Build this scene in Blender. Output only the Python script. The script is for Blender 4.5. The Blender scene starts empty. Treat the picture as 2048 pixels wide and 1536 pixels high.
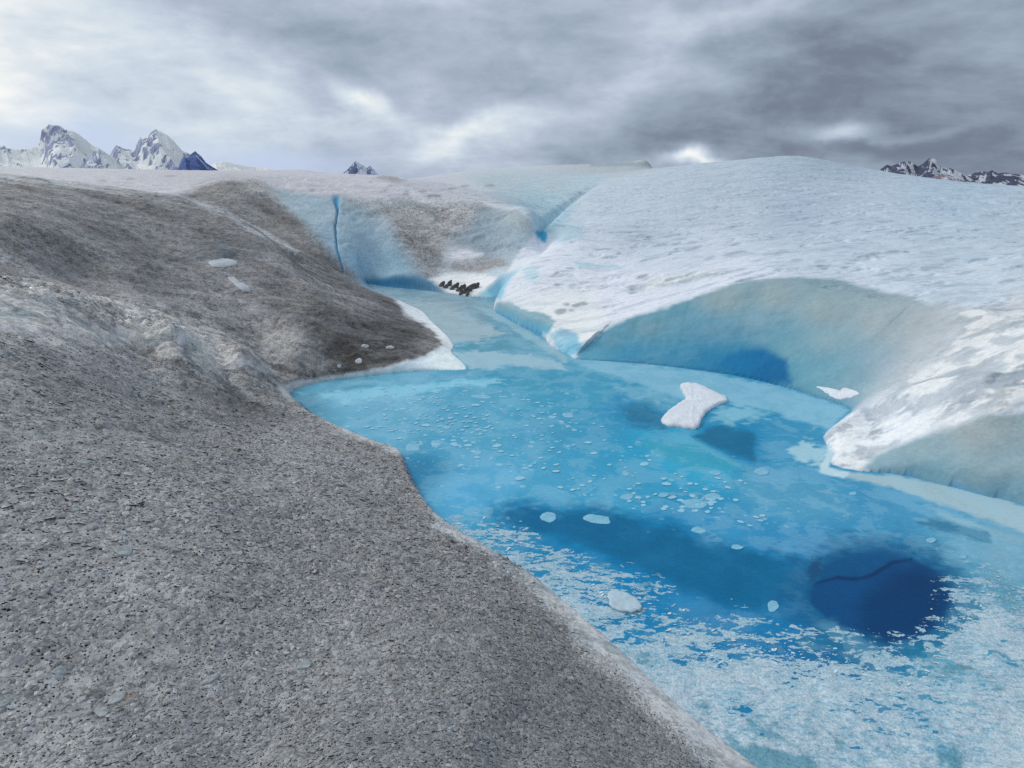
import bpy, math, random
import numpy as np
random.seed(7); RNG = np.random.default_rng(7)
C = bpy.context.scene.collection
# ------------------------------------------------------------------ camera model
F = 1118.0; PITCH = math.radians(20.7); CAMZ = 3.0
SP, CP = math.sin(PITCH), math.cos(PITCH)
def ray(u, v):
    u = np.asarray(u, float); v = np.asarray(v, float)
    x = (u-1024)/F; w = (v-768)/F
    return x, CP-w*SP, -SP-w*CP
def aztan(u, v):
    x, y, z = ray(u, v)
    return np.arctan2(x, y), z/np.hypot(x, y)
def onplane(u, v, z0=0.0):
    x, y, z = ray(u, v); s = (z0-CAMZ)/z
    return x*s, y*s
def project(x, y, z):
    d = y*CP-(z-CAMZ)*SP
    up = y*SP+(z-CAMZ)*CP
    d = np.maximum(d, 1e-3)
    return 1024+F*x/d, 768-F*up/d
def lin(c):
    c = np.asarray(c, float)/255.0
    return np.where(c <= .04045, c/12.92, ((c+.055)/1.055)**2.4)
def sstep(a, b, x):
    t = np.clip((x-a)/(b-a), 0, 1); return t*t*(3-2*t)
# ------------------------------------------------------------------ numpy noise
def _hash(i, j, s):
    h = (i.astype(np.int64)*374761393 + j.astype(np.int64)*668265263 + s*974711) & 0xffffffff
    h = ((h ^ (h >> 13))*1274126177) & 0xffffffff
    h = (h ^ (h >> 16)) & 0xffffffff
    return h/4294967295.0
def vnoise(x, y, s=0):
    i = np.floor(x); j = np.floor(y); fx = x-i; fy = y-j
    fx = fx*fx*fx*(fx*(fx*6-15)+10); fy = fy*fy*fy*(fy*(fy*6-15)+10)
    a = _hash(i, j, s); b = _hash(i+1, j, s); c = _hash(i, j+1, s); d = _hash(i+1, j+1, s)
    return (a+(b-a)*fx)*(1-fy)+(c+(d-c)*fx)*fy
def fbm(x, y, s=0, o=4, g=.5):
    t = 0; a = 1; n = 0
    for k in range(o):
        t = t+a*vnoise(x*2**k+17.3*k, y*2**k-9.1*k, s+k); n += a; a *= g
    return t/n*2-1
# ------------------------------------------------------------------ shoreline (waterline) of the melt pool
SH = [ # u, v, bank slope, bank exponent
 (580,790,1.2,.8),(612,822,1.2,.8),(650,848,1.2,.8),(705,872,1.2,.8),(760,892,1.2,.8),(800,905,1.5,.8),(815,940,1.6,.8),(840,990,1.6,.8),(872,1032,1.4,.8),
 (920,1070,1.2,.8),(985,1105,1.0,.8),(1060,1145,.7,.9),(1120,1195,.6,.9),(1200,1262,.6,.9),(1300,1355,.6,.9),(1400,1445,.6,.9),(1520,1536,.6,.9),(1700,1700,.6,.9),
 (2600,1700,.6,.9),(2700,1250,.6,.9),(2300,1120,1.5,.9),(2048,1012,1.5,.9),(1970,992,1.5,.9),(1880,968,1.5,.9),(1800,950,1.4,.9),(1730,944,1.3,.9),(1690,950,1.3,.9),(1657,938,1.3,.9),(1665,905,1.2,.9),(1645,875,1.2,.9),
 (1668,852,1.2,.9),(1692,832,.95,.9),(1700,818,.62,.85),(1640,797,.62,.8),(1560,772,.66,.8),(1450,748,.64,.8),(1300,729,.5,.8),(1200,722,.38,.85),(1150,718,.42,.9),(1138,712,.7,.9),
 (1100,692,1.2,.8),(1085,672,1.5,.7),(1045,655,1.5,.7),(1005,632,1.6,.7),(988,620,1.6,.7),(992,605,1.4,.7),(1003,588,1.0,.8),(985,596,.5,.9),(945,594,.45,.9),(905,588,.8,.9),(870,583,1.6,.9),
 (830,579,2.2,.9),(770,573,2.2,.9),(738,568,2.0,.9),(745,577,.6,.9),(780,592,.5,.9),(810,606,.4,1),(845,622,.35,1),(862,640,.35,1),(892,668,.35,1),(908,690,.35,1),(905,706,.4,1),(938,733,.4,1),(930,741,.6,1),(870,741,.9,.9),(800,746,1.0,.9),
 (730,753,1.0,.9),(670,760,1.0,.9),(625,768,1.0,.9),(595,778,1.1,.9)]
def closed_smooth(P, n):
    P = np.asarray(P, float); N = len(P); out = []
    for i in range(N):
        p0, p1, p2, p3 = P[i-1], P[i], P[(i+1) % N], P[(i+2) % N]
        for k in range(n):
            t = k/n
            c = .5*((2*p1)+(p2-p0)*t+(2*p0-5*p1+4*p2-p3)*t*t+(-p0+3*p1-3*p2+p3)*t**3)
            out.append(c)
    return np.array(out)
_s = np.array(SH, float); _x, _y = onplane(_s[:,0], _s[:,1])
SHW = closed_smooth(np.column_stack([_x, _y, _s[:,2], _s[:,3]]), 3)
def poly_sd(px, py, P, extra=None):
    """signed distance to a closed polygon (positive outside), optionally values carried along the outline"""
    best = np.full(px.shape, 1e18); inside = np.zeros(px.shape, bool)
    ex = [np.zeros(px.shape) for _ in range(extra.shape[1])] if extra is not None else None
    N = len(P)
    for i in range(N):
        ax, ay = P[i]; bx, by = P[(i+1) % N]
        dx, dy = bx-ax, by-ay; L = dx*dx+dy*dy+1e-12
        t = np.clip(((px-ax)*dx+(py-ay)*dy)/L, 0, 1)
        d = (px-ax-t*dx)**2+(py-ay-t*dy)**2
        m = d < best
        best = np.where(m, d, best)
        if ex is not None:
            for k in range(len(ex)):
                ex[k] = np.where(m, extra[i,k]*(1-t)+extra[(i+1) % N,k]*t, ex[k])
        if ay != by:
            cr = ((ay > py) != (by > py)) & (px < (bx-ax)*(py-ay)/(by-ay)+ax)
            inside ^= cr
    sd = np.sqrt(best); sd = np.where(inside, -sd, sd)
    return (sd, ex) if ex is not None else sd
# ------------------------------------------------------------------ terrain control points
TP = []          # az, log r, t
def cz(u, v, z):
    a, t = aztan(u, v); r = (z-CAMZ)/t; TP.append((float(a), math.log(float(r)), float(t)))
def cr(u, v, r):
    a, t = aztan(u, v); TP.append((float(a), math.log(r), float(t)))
def ch(u, r, z, v=500):
    a, t = aztan(u, v); TP.append((float(a), math.log(r), (z-CAMZ)/r))
for p in [(-500,1536,1.15),(0,1536,1.0),(500,1536,.85),(1024,1536,.68),(1300,1536,.36),(1450,1536,.14),(-400,1200,1.35),(0,1200,1.15),(400,1200,.85),(800,1200,.5),(1000,1200,.26),
          (1090,1200,.12),(1240,1350,.15),(1380,1450,.12),(1000,1400,.6),(-300,1000,1.5),(0,1000,1.25),(400,1000,.85),(700,1000,.4),(810,1000,.16),(-300,800,1.7),(0,800,1.42),(300,800,.87),(480,785,.4),(560,785,.2),
          (700,900,.2),(600,850,.25),(0,700,1.6),(300,700,1.02),(460,725,.55),(0,580,1.82),(150,605,1.6),(350,665,1.15),(470,705,.68),(-200,580,2.0),
          (0,540,1.82),(150,555,1.55),(350,620,1.08),(520,700,.42),(540,745,.27),(600,750,.16),
          (300,500,1.72),(120,470,2.1),(500,560,1.2),(650,620,.72),(700,680,.36),(600,700,.42),(800,690,.2),(860,690,.1),(800,730,.1),(700,740,.12),(850,650,.08),(760,620,.36),(0,450,2.3)]: cz(*p)
for p in [(-400,330,20),(0,352,18),(200,375,17),(360,395,16),(450,425,15),(540,470,14),(640,530,13.5),(740,580,13.6),(780,592,14.0),
          (-400,320,60),(0,338,130),(250,341,130),(480,346,130),(620,343,130),(690,350,110),(750,362,100),(0,348,45),(250,362,40),(300,386,21),(420,353,55),(380,380,24),
          (400,373,20.6),(450,360,21),(520,362,20.5),(600,386,19.6),(670,395,19),(760,401,18.6),(850,406,18.6),(950,412,18.4),(1020,420,18),(1062,440,17.5),
          (470,400,18.9),(560,430,18.5),(620,450,17.9),(700,480,17.2),(780,480,17.0),(900,480,17.0),(980,490,16.8),(870,545,16.0),(940,560,15.6),(1000,530,15.9),(1055,470,17.1),(760,540,16.6),(680,530,16.4),
          (600,370,40),(700,372,36),(850,375,36),(950,380,30),
          (1082,484,17.2),(1087,455,20.5),(1100,430,24),(1085,405,28),(1000,368,40),(1150,385,32),(1130,452,18.2),(1040,405,24),(1120,480,16.7),
          (800,360,90),(930,342,110),(1050,333,120),(1270,322,120),(1297,325,120),(1312,345,120),(1100,352,70),(1000,355,70),
          (1100,500,15.6),(1060,530,14.3),(1010,585,12.9),(1000,602,12.6),(1100,640,10.7),(1150,690,9.45),(1200,560,13.4),(1180,620,11.2),(1250,640,10.15),(1400,590,10.8),(1500,561,11.3),(1600,555,11.5),(1750,577,11.2),(1870,607,10.5),(1960,652,9.4),(2048,720,8.3),
          (1400,500,15.2),(1300,480,17),(1300,535,14),(1600,480,16),(1850,520,14),(2000,560,12.4),(2040,620,10.5),(2200,600,11),(2300,700,9),
          (1250,410,27),(1400,400,25),(1600,400,24),(1900,420,22),(1600,340,34),(1750,380,28),(1200,362,42),(1305,337,52),(1400,327,47),(1500,317,43),(1600,312,40),(1655,324,39),(1740,351,36),(1850,364,34),(2048,376,31),(2300,395,30)]: cr(*p)
for p in [(640,15.0,.75),(560,16.0,1.25),(480,17.3,1.75),(430,18.3,2.2),(1400,9.3,.85),(1560,9.0,1.05),(1640,8.8,.95),(1250,9.3,.5),(1750,9.6,1.0),(1850,9.0,.92),
          (0,500,2.0),(500,500,2.0),(1000,500,2.0),(1500,500,2.0),(2048,500,2.0),(-600,500,2.0),(2700,500,2.0),
          (1305,75,2.2),(1400,75,2.4),(1600,65,2.6),(1740,60,2.0),(2048,60,.2),(2300,60,.2),(1740,100,-2.),(1900,100,-3.),(2048,100,-3.),(2400,100,-3.),(1600,120,-1.),(1400,120,0.),(1270,170,3.0),(700,160,-3.),(750,150,-5.),(250,200,3.0)]: ch(*p)
for p in [(1800,760,.62),(1900,740,.85),(1750,830,.24),(1690,880,.1),(1850,830,.46),(2000,830,.62),(2048,950,.25),(1900,925,.2),(2000,900,.36),(1760,900,.12),(2300,900,.6),(1720,860,.16)]: cz(*p)
TP = np.array(TP); LS = .6
def rbf_fit(X, Y, c=.02, lam=1e-6):
    D = np.sqrt(((X[:,None]-X[None])**2).sum(-1)+c*c)
    n = len(X); A = np.zeros((n+3, n+3)); A[:n,:n] = D; A[:n,n] = 1; A[:n,n+1:] = X; A[n,:n] = 1; A[n+1:,:n] = X.T
    A[:n,:n] += np.eye(n)*lam
    return np.linalg.solve(A, np.concatenate([Y, np.zeros(3)]))
TX = np.column_stack([TP[:,0], TP[:,1]*LS]); TW = rbf_fit(TX, TP[:,2])
def top_t(az, lr):
    out = TW[-3]+TW[-2]*az+TW[-1]*lr*LS
    for k in range(len(TX)):
        out = out+TW[k]*np.sqrt((az-TX[k,0])**2+(lr*LS-TX[k,1])**2+4e-4)
    return out
HOLE = [(1618,1178),(1640,1130),(1690,1102),(1770,1100),(1840,1120),(1885,1158),(1903,1200),(1885,1240),(1840,1270),(1780,1285),(1715,1270),(1660,1240),(1625,1210)]
_h = np.array(HOLE, float); _hx, _hy = onplane(_h[:,0], _h[:,1]); HOLEW = closed_smooth(np.column_stack([_hx, _hy]), 3)
BASIN = [(900,1010),(1010,1010),(1130,1040),(1300,1050),(1450,1100),(1600,1130),(1640,1190),(1560,1230),(1400,1200),(1250,1140),(1100,1080),(980,1050)]
_h = np.array(BASIN, float); _hx, _hy = onplane(_h[:,0], _h[:,1]); BASINW = np.column_stack([_hx, _hy])
GUL = np.array([(1084,494,.3),(1076,464,1.),(1094,440,1.),(1124,415,.8),(1165,385,.5),(1205,364,.0)])
_ga = np.array([aztan(a, b) for a, b, _ in GUL])
CRACK = np.array([(672,392,.9),(676,420,1.0),(669,450,.5),(674,500,.8),(688,542,.8)])
_ca = np.array([aztan(a, b) for a, b, _ in CRACK])
def height(az, r, detail=True):
    """terrain height at azimuth, distance; also signed shore distance"""
    shp = az.shape; az = az.ravel(); r = r.ravel()
    x = r*np.sin(az); y = r*np.cos(az)
    t = top_t(az, np.log(r)); zt = CAMZ+r*t
    t = t-.07*sstep(150, 320, r); t = np.where(r > 320, np.minimum(t, -.05), t); zt = CAMZ+r*t
    sd = np.full(x.shape, 50.0); wall = np.full(x.shape, 99.0)
    m = (r < 22)
    d, ex = poly_sd(x[m], y[m], SHW[:,:2], SHW[:,2:])
    wob = .05*fbm(x[m]*2.2, y[m]*2.2, 5, 3)
    d = d+wob*sstep(0, .6, np.abs(d))*.8+.006*fbm(x[m]*14, y[m]*14, 6, 2)
    sd[m] = d
    up = ex[0]*np.maximum(d, 0)**ex[1]+.6*np.maximum(d-2.0, 0)**2
    bed = -np.minimum(.05+.9*np.maximum(-d, 0), .75)-.12*fbm(x[m]*.9, y[m]*.9, 9, 3)*sstep(0, .6, -d)
    hb = poly_sd(x[m], y[m], HOLEW); bb = poly_sd(x[m], y[m], BASINW)
    bed = bed-.5*sstep(.1, -.35, bb)-2.6*sstep(.03, -.30, hb+.02*fbm(x[m]*6, y[m]*6, 3, 2))
    wall[m] = np.where(d > 0, up, bed)
    k = .07
    hh = np.clip(.5+.5*(wall-zt)/k, 0, 1); hh_ = hh
    z = np.where(d_or(m, sd) > 0, wall*(1-hh)+zt*hh-k*hh*(1-hh), wall)
    z = np.where(m, z, zt)
    land = sstep(0.0, .25, sd)
    # glacier relief: broad swells, hummocks, wind ripples
    near = 1/(1+(r/60)**2)
    z = z+land*near*(.05*fbm(x*.55, y*.55, 21, 3)*sstep(2, 9, r))
    leftm = sstep(.02, -.12, az-np.interp(r, [0, 2, 6, 10, 14, 20], [.55, .30, -.10, -.10, -.18, -.35]))
    z = z+land*leftm*(.045*fbm(x*1.7+.6*y, y*3.0-x*1.0, 31, 4)*sstep(1.5, 6, r)+.03*fbm(x*1.1+.5*y, y*1.3, 30, 3)+.012*fbm(x*11, y*11, 33, 3)+.05*sstep(5, 9, r)*fbm((x*.8+.6*y)*.5, (y*.8-x*.6)*2.6+.5*fbm(x, y, 3, 2), 37, 3))
    hum = np.exp(-((az+.64)/.18)**2-((np.log(r)-2.12)/.10)**2)
    z = z+land*hum*(.17*np.abs(fbm(x*2.6+y*1.2, y*4.4-x*1.4, 135, 4))+.08*np.abs(fbm(x*7, y*9, 36, 3)))
    onTop = np.ones(x.shape); onTop[m] = sstep(.55, .95, hh[m]); rightm = (1-leftm)*sstep(.10, .6, z)*sstep(.15, .7, sd)*onTop
    rip = fbm(x*1.3+y*.1, y*3.4-x*.35, 41, 5, .6)
    pits = sstep(.16, .42, fbm(x*1.1-y*.1, y*2.4-x*.35, 45, 4, .6))
    z = z+land*(1-onTop)*(1-leftm)*.02*fbm(x*3.5, y*3.5, 47, 3)
    z = z+rightm*near*(.055*rip-.045*pits)
    # crack in the back wall
    tz = (z-CAMZ)/r
    ca = np.interp(tz, _ca[::-1,1], _ca[::-1,0]); ca = ca+.0022*fbm(tz*90, tz*0, 54, 3); wv = .0012+.0008*fbm(tz*60, tz*0, 55, 2)+.004*np.exp(-((tz-_ca[0,1])/.012)**2)
    cm = np.exp(-((az-ca)/np.maximum(wv, .0011))**2)*sstep(_ca[-1,1]-.01, _ca[-1,1]+.01, tz)*sstep(_ca[0,1]+.006, _ca[0,1]-.004, tz)*((r > 15.5) & (r < 21))
    z = z-.12*cm
    cm2 = cm
    ga = np.interp(tz, _ga[:,1], _ga[:,0]); gd = np.interp(tz, _ga[:,1], GUL[:,2]); ga = ga+.002*fbm(tz*80, tz*0, 57, 2)
    gm = np.exp(-(np.abs(az-ga)/.0075)**1.6)*gd*((r > 15) & (r < 60))*((tz > _ga[0,1]-.02) & (tz < _ga[-1,1]+.01))
    z = z-gm*.012*r
    return z.reshape(shp), sd.reshape(shp), cm2.reshape(shp)
def d_or(m, sd): return sd
# ------------------------------------------------------------------ polar grid (fine near, coarse far)
AZ = np.concatenate([np.linspace(-1.25, -.80, 60)[:-1], np.linspace(-.80, .80, 1000), np.linspace(.80, 1.25, 60)[1:]])
LR = np.concatenate([np.linspace(math.log(.55), math.log(7), 390)[:-1], np.linspace(math.log(7), math.log(20), 380)[:-1], np.linspace(math.log(20), math.log(70), 130), np.linspace(math.log(73), math.log(260), 60), np.linspace(math.log(300), math.log(9000), 14)])
RR = np.exp(LR)
GA, GR = np.meshgrid(AZ, RR, indexing='ij')
GZ, GSD, GCR = height(GA, GR)
GX = GR*np.sin(GA); GY = GR*np.cos(GA)
GT = (GZ-CAMZ)/GR; CM = np.maximum.accumulate(np.maximum(GT, np.where(GZ < 0, -CAMZ/GR, -9)), axis=1)
VIS = GT >= CM-.004
def hit(u, v):
    """point of the ice (or water) surface behind a pixel"""
    a, t = aztan(u, v); i = int(np.clip(np.searchsorted(AZ, a), 0, len(AZ)-1))
    T = np.where(GZ[i] < 0, -CAMZ/RR, GT[i]); k = int(np.argmax(T >= t))
    if k == 0: k = len(RR)-1
    r0, r1, t0, t1 = RR[k-1], RR[k], T[k-1], T[k]
    f = 0 if t1 == t0 else np.clip((t-t0)/(t1-t0), 0, 1); r = r0+(r1-r0)*f
    return np.array([r*math.sin(a), r*math.cos(a), CAMZ+r*float(t)])
def ground(x, y):
    x = np.atleast_1d(np.asarray(x, float)); y = np.atleast_1d(np.asarray(y, float))
    return height(np.arctan2(x, y), np.hypot(x, y))[0]
# ------------------------------------------------------------------ material colour layout (where the ice is dirty, snowy, clear, blue; some recess shade painted in)
ILL = np.array([.74, .775, .82])
def albedo(c): return np.clip(lin(c)/ILL, .002, .88)
def idw(U, V, pts, pw=3.0):
    n = np.zeros(U.shape+(len(pts[0])-2,)); w = np.zeros(U.shape)
    for p in pts:
        q = 1/(((U-p[0])**2+((V-p[1])*1.5)**2)+500.0)**(pw/2)
        n += q[...,None]*np.array(p[2:], float); w += q
    return n/w[...,None]
# each: outline, softness px, colour points, dirt, patch(snow/ice mottling)
BIG = 4000
REG = []
def cool(p):
    m = .3*p[2]+.5*p[3]+.2*p[4]; k = .75
    return (p[0], p[1], p[2]*(1-k)+m*.975*k, p[3]*(1-k)+m*1.0*k, p[4]*(1-k)+m*1.035*k)
def reg(poly, soft, pts, dirt=0., patch=0.):
    if dirt > .45: pts = [cool(p) for p in pts]
    REG.append((np.array(poly, float), soft, pts, dirt, patch))
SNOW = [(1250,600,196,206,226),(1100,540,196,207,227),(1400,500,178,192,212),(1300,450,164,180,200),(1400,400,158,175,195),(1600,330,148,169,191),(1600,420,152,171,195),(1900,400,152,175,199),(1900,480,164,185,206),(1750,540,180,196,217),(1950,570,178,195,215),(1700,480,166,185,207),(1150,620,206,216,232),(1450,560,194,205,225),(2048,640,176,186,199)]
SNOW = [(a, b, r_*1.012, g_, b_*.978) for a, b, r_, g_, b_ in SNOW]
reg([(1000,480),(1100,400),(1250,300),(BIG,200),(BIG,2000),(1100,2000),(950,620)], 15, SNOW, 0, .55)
reg([(-BIG,300),(1320,300),(1320,340),(1180,365),(1080,390),(1060,420),(660,400),(480,365),(360,400),(-BIG,400)], 6, [(100,350,172,174,184),(400,365,168,170,180),(650,370,172,175,186),(850,380,172,176,188),(1000,360,168,180,190),(1200,335,160,172,182),(1000,395,178,185,196)], .12, .35)
reg([(930,350),(1100,345),(1220,352),(1160,400),(1130,450),(1085,480),(1062,450),(1060,425),(1000,400)], 12, [(1000,365,158,174,184),(1100,370,158,176,186),(1080,410,146,176,192),(1110,430,146,182,200),(1080,455,140,180,198),(1160,400,162,184,198)], .05, .6)
# back cliff
reg([(490,366),(600,385),(670,394),(760,400),(960,410),(1040,422),(1066,445),(1068,470),(1040,500),(1010,545),(990,575),(985,600),(740,590),(680,545),(560,460)], 5,
    [(510,385,142,156,166),(560,420,142,162,175),(620,430,138,160,176),(640,500,130,157,177),(740,430,134,156,172),(740,480,128,154,173),(720,530,122,156,180),(780,530,116,150,172),(900,440,130,138,144),(980,460,128,147,160),(960,490,124,142,156),(1040,440,150,164,172),(1045,480,150,168,182),(940,530,140,144,150),(1000,540,168,186,202),(900,500,150,158,166),(880,560,160,170,182)], .25, .1)
reg([(690,398),(800,402),(960,408),(935,450),(895,480),(885,510),(878,552),(858,556),(815,510),(770,430)], 22, [(800,430,136,135,135),(880,430,138,137,138),(850,500,124,122,122),(860,545,118,116,116)], .95, .4)
reg([(800,578),(740,575),(726,562),(770,552),(830,550),(865,560),(885,584)], 9, [(780,565,46,108,150),(850,570,60,112,145)], 0, 0)
reg([(862,556),(900,545),(960,545),(1000,560),(985,580),(950,592),(900,585)], 7, [(920,560,208,214,226)], .1, .5)
reg([(885,505),(920,498),(965,506),(940,522),(890,520)], 8, [(920,510,200,206,216)], .1, .9)
reg([(905,522),(1000,516),(1020,530),(960,545),(900,540)], 8, [(950,530,138,142,148)], .5, .3)
reg([(450,355),(400,370),(350,398),(460,440),(560,500),(640,545),(715,570),(705,548),(640,480),(590,430),(545,385),(520,362),(490,356)], 16, [(450,385,118,114,114),(520,410,110,105,104),(600,480,108,102,101),(500,370,130,128,130)], .9, .1)
# right cove beside the stones and the low cut bank
reg([(960,590),(1005,550),(1040,535),(1020,560),(1010,585),(1000,600)], 6, [(985,580,120,176,202),(1020,550,150,190,210)], 0, 0)
reg([(986,626),(990,606),(1020,602),(1040,618),(1070,625),(1090,628),(1110,640),(1098,668),(1075,668),(1040,655),(1005,635)], 4, [(1010,612,138,158,168),(1050,628,130,154,164),(1090,640,130,152,162),(1010,630,84,160,196),(1050,652,86,162,198),(1085,664,90,164,198)], .1, 0)
reg([(1098,668),(1120,655),(1150,668),(1165,690),(1150,708),(1135,714),(1110,696)], 5, [(1120,670,150,185,205),(1130,695,110,175,205)], 0, .5)
reg([(1068,462),(1090,462),(1094,486),(1082,484)], 4, [(1085,475,50,140,182)], 0, 0)
reg([(1105,458),(1125,448),(1160,445),(1170,470),(1130,486),(1098,482)], 8, [(1130,465,160,185,202)], 0, .1)
reg([(1150,522),(1160,525),(1235,531),(1240,536),(1160,533)], 3, [(1190,528,158,190,206)], 0, 0)
reg([(1235,585),(1330,555),(1400,543),(1455,540),(1450,550),(1380,560),(1300,578)], 6, [(1350,560,170,180,190)], .2, .9)
# the hollow under the snow lip
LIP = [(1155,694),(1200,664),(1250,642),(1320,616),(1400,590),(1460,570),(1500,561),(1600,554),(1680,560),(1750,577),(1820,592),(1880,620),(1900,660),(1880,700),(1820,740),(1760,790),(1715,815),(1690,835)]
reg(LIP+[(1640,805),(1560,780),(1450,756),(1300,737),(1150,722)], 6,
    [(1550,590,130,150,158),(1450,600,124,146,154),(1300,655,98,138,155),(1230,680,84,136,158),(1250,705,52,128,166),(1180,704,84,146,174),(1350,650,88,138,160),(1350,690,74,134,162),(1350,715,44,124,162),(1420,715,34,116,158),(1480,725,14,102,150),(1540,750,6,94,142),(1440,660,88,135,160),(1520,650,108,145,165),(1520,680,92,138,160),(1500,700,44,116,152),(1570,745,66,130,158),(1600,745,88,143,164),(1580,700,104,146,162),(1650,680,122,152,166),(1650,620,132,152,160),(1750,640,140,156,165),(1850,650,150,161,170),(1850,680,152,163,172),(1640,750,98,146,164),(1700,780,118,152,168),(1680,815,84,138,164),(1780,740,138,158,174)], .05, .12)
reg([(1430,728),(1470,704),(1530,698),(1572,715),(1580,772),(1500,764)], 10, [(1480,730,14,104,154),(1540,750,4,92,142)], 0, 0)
reg([(1665,860),(1700,830),(1780,770),(1840,725),(1900,690),(1920,640),(1880,612),(BIG,700),(BIG,900),(2048,800),(1980,825),(1860,862),(1800,890),(1720,960),(1640,950),(1640,880)], 10,
    [(1700,880,202,212,228),(1760,850,200,210,226),(1720,920,202,212,226),(1800,820,190,201,214),(1850,760,176,186,197),(1950,680,164,172,180),(2000,720,176,185,194),(1900,800,178,188,199),(2040,780,162,170,177)], .12, 1.0)
reg([(1890,600),(1925,640),(1900,690),(1830,740),(1765,790),(1720,812),(1735,780),(1800,725),(1850,680),(1862,630)], 30, [(1890,640,158,168,177),(1850,720,162,172,182),(1760,790,150,166,178)], .05, .3)
reg([(1722,940),(1780,900),(1860,866),(1980,828),(BIG,780),(BIG,1200),(1970,1000),(1850,972)], 9, [(1850,900,122,150,162),(1950,860,140,154,160),(2000,930,122,148,160),(1850,950,104,146,166),(2000,990,102,144,164)], .1, .2)
# left dirty slope
CREST = [(-BIG,340),(-600,338),(0,350),(110,362),(200,375),(280,385),(360,396),(450,425),(540,470),(640,530),(740,580),(796,600)]
reg(CREST+[(815,625),(860,652),(886,690),(850,714),(760,735),(680,752),(600,764),(570,775),(610,790),(690,840),(780,880),(835,898),(862,960),(910,1020),(1010,1080),(1110,1130),(1180,1180),(1270,1250),(1370,1340),(1470,1430),(1580,1536),(1840,1760),(-BIG,2500)], 5,
    [(100,1450,128,131,134),(600,1300,126,126,127),(300,1150,130,130,131),(300,1000,132,130,131),(600,900,138,134,133),(900,1150,122,118,116),(1100,1350,106,108,110),(700,1500,112,114,116),(300,1500,112,116,119),(200,780,126,123,124),(100,640,150,148,148),(250,650,146,143,143),(380,690,148,145,144),(300,580,104,101,105),(100,545,110,107,111),(100,480,116,113,117),(200,420,98,95,98),(60,400,112,108,110),(400,450,104,99,101),(500,560,122,117,119),(460,480,104,102,104),(600,560,118,110,110),(700,600,110,102,100),(650,640,74,68,67),(560,620,104,97,97),(720,680,50,45,44),(800,680,66,60,58),(560,680,124,119,119),(520,750,98,94,94),(700,720,54,50,48),(640,745,104,102,102),(480,620,122,117,119),(870,690,110,104,100),(650,850,136,132,130),(760,1000,128,123,120),(0,900,128,128,130)], 1.0, .3)
reg([(-BIG,325),(0,346),(200,371),(360,392),(450,421),(540,466),(600,503),(590,510),(530,475),(450,434),(360,406),(200,384),(0,360),(-BIG,350)], 4, [(100,360,140,140,144),(450,428,146,146,148)], .8, .9)
reg([(-BIG,560),(0,572),(80,590),(200,640),(360,655),(420,690),(490,715),(540,745),(480,735),(360,712),(240,690),(100,665),(-BIG,650)], 14, [(100,610,172,170,168),(300,670,168,165,163),(450,715,150,147,145)], .55, 1.)
reg([(790,598),(835,598),(862,630),(895,668),(912,695),(945,735),(930,748),(760,752),(640,772),(580,800),(560,776),(640,757),(760,738),(850,716),(888,690),(862,655),(812,626)], 7, [(830,620,200,210,224),(880,660,206,216,232),(900,725,200,214,228),(760,745,150,180,196),(620,770,160,172,178),(580,785,160,166,168)], .15, .25)
reg([(1005,1128),(1068,1180),(1165,1280),(1262,1368),(1360,1460),(1440,1545),(1680,1600),(1540,1430),(1430,1340),(1330,1240),(1240,1165),(1150,1120),(1080,1125)], 36, [(1150,1180,172,176,178),(1400,1400,168,174,177)], .5, .8)
reg([(560,770),(590,800),(650,850),(760,896),(805,910),(830,980),(880,1045),(985,1110),(1000,1095),(900,1030),(850,970),(822,895),(770,880),(690,848),(640,815),(610,785)], 7, [(700,860,160,164,166),(830,960,150,160,168)], .6, .5)
reg([(395,490),(440,478),(470,492),(472,520),(440,530),(405,520)], 9, [(425,498,92,98,104),(460,512,58,92,116),(400,515,80,96,108),(430,525,150,156,162)], .6, .5)  # icy notch: bluish ice plus recess shade painted in, no hollow modelled
reg([(340,505),(395,512),(400,532),(360,530)], 10, [(370,515,100,104,108)], .8, .3)
def oval(u, v, w, h, c, tilt=-.18, soft=2.5):  # shade of dents and pits painted as dark ovals, without relief
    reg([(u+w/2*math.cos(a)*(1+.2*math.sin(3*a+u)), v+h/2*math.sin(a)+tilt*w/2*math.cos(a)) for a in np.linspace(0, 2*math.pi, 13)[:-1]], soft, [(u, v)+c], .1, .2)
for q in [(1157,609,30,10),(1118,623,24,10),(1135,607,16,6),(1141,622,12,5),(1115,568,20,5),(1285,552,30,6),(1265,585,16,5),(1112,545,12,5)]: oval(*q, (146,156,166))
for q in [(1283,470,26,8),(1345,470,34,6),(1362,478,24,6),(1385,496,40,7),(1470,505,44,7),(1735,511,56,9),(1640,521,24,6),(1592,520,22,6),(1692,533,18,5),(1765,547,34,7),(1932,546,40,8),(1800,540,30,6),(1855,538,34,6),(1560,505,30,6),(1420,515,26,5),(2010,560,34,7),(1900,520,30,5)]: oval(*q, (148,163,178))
for q in [(868,391,30,7),(846,383,14,4),(905,376,16,4),(930,372,18,4),(815,388,14,4),(980,371,22,5),(340,352,24,3),(260,358,20,3),(205,362,18,3)]: oval(*q, (136,136,140), -.02)
reg([(1040,535),(1075,532),(1082,552),(1070,566),(1052,556)], 6, [(1062,546,176,202,216)], 0, .6)
reg([(1180,327),(1240,324),(1298,323),(1310,333),(1285,332),(1180,333)], 3, [(1240,328,136,149,158)], .1, .2)  # underside shade of the far ledge painted as a dark strip
reg([(745,356),(765,350),(790,352),(812,362),(790,364)], 4, [(780,358,140,141,146)], .4, .2)
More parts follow.
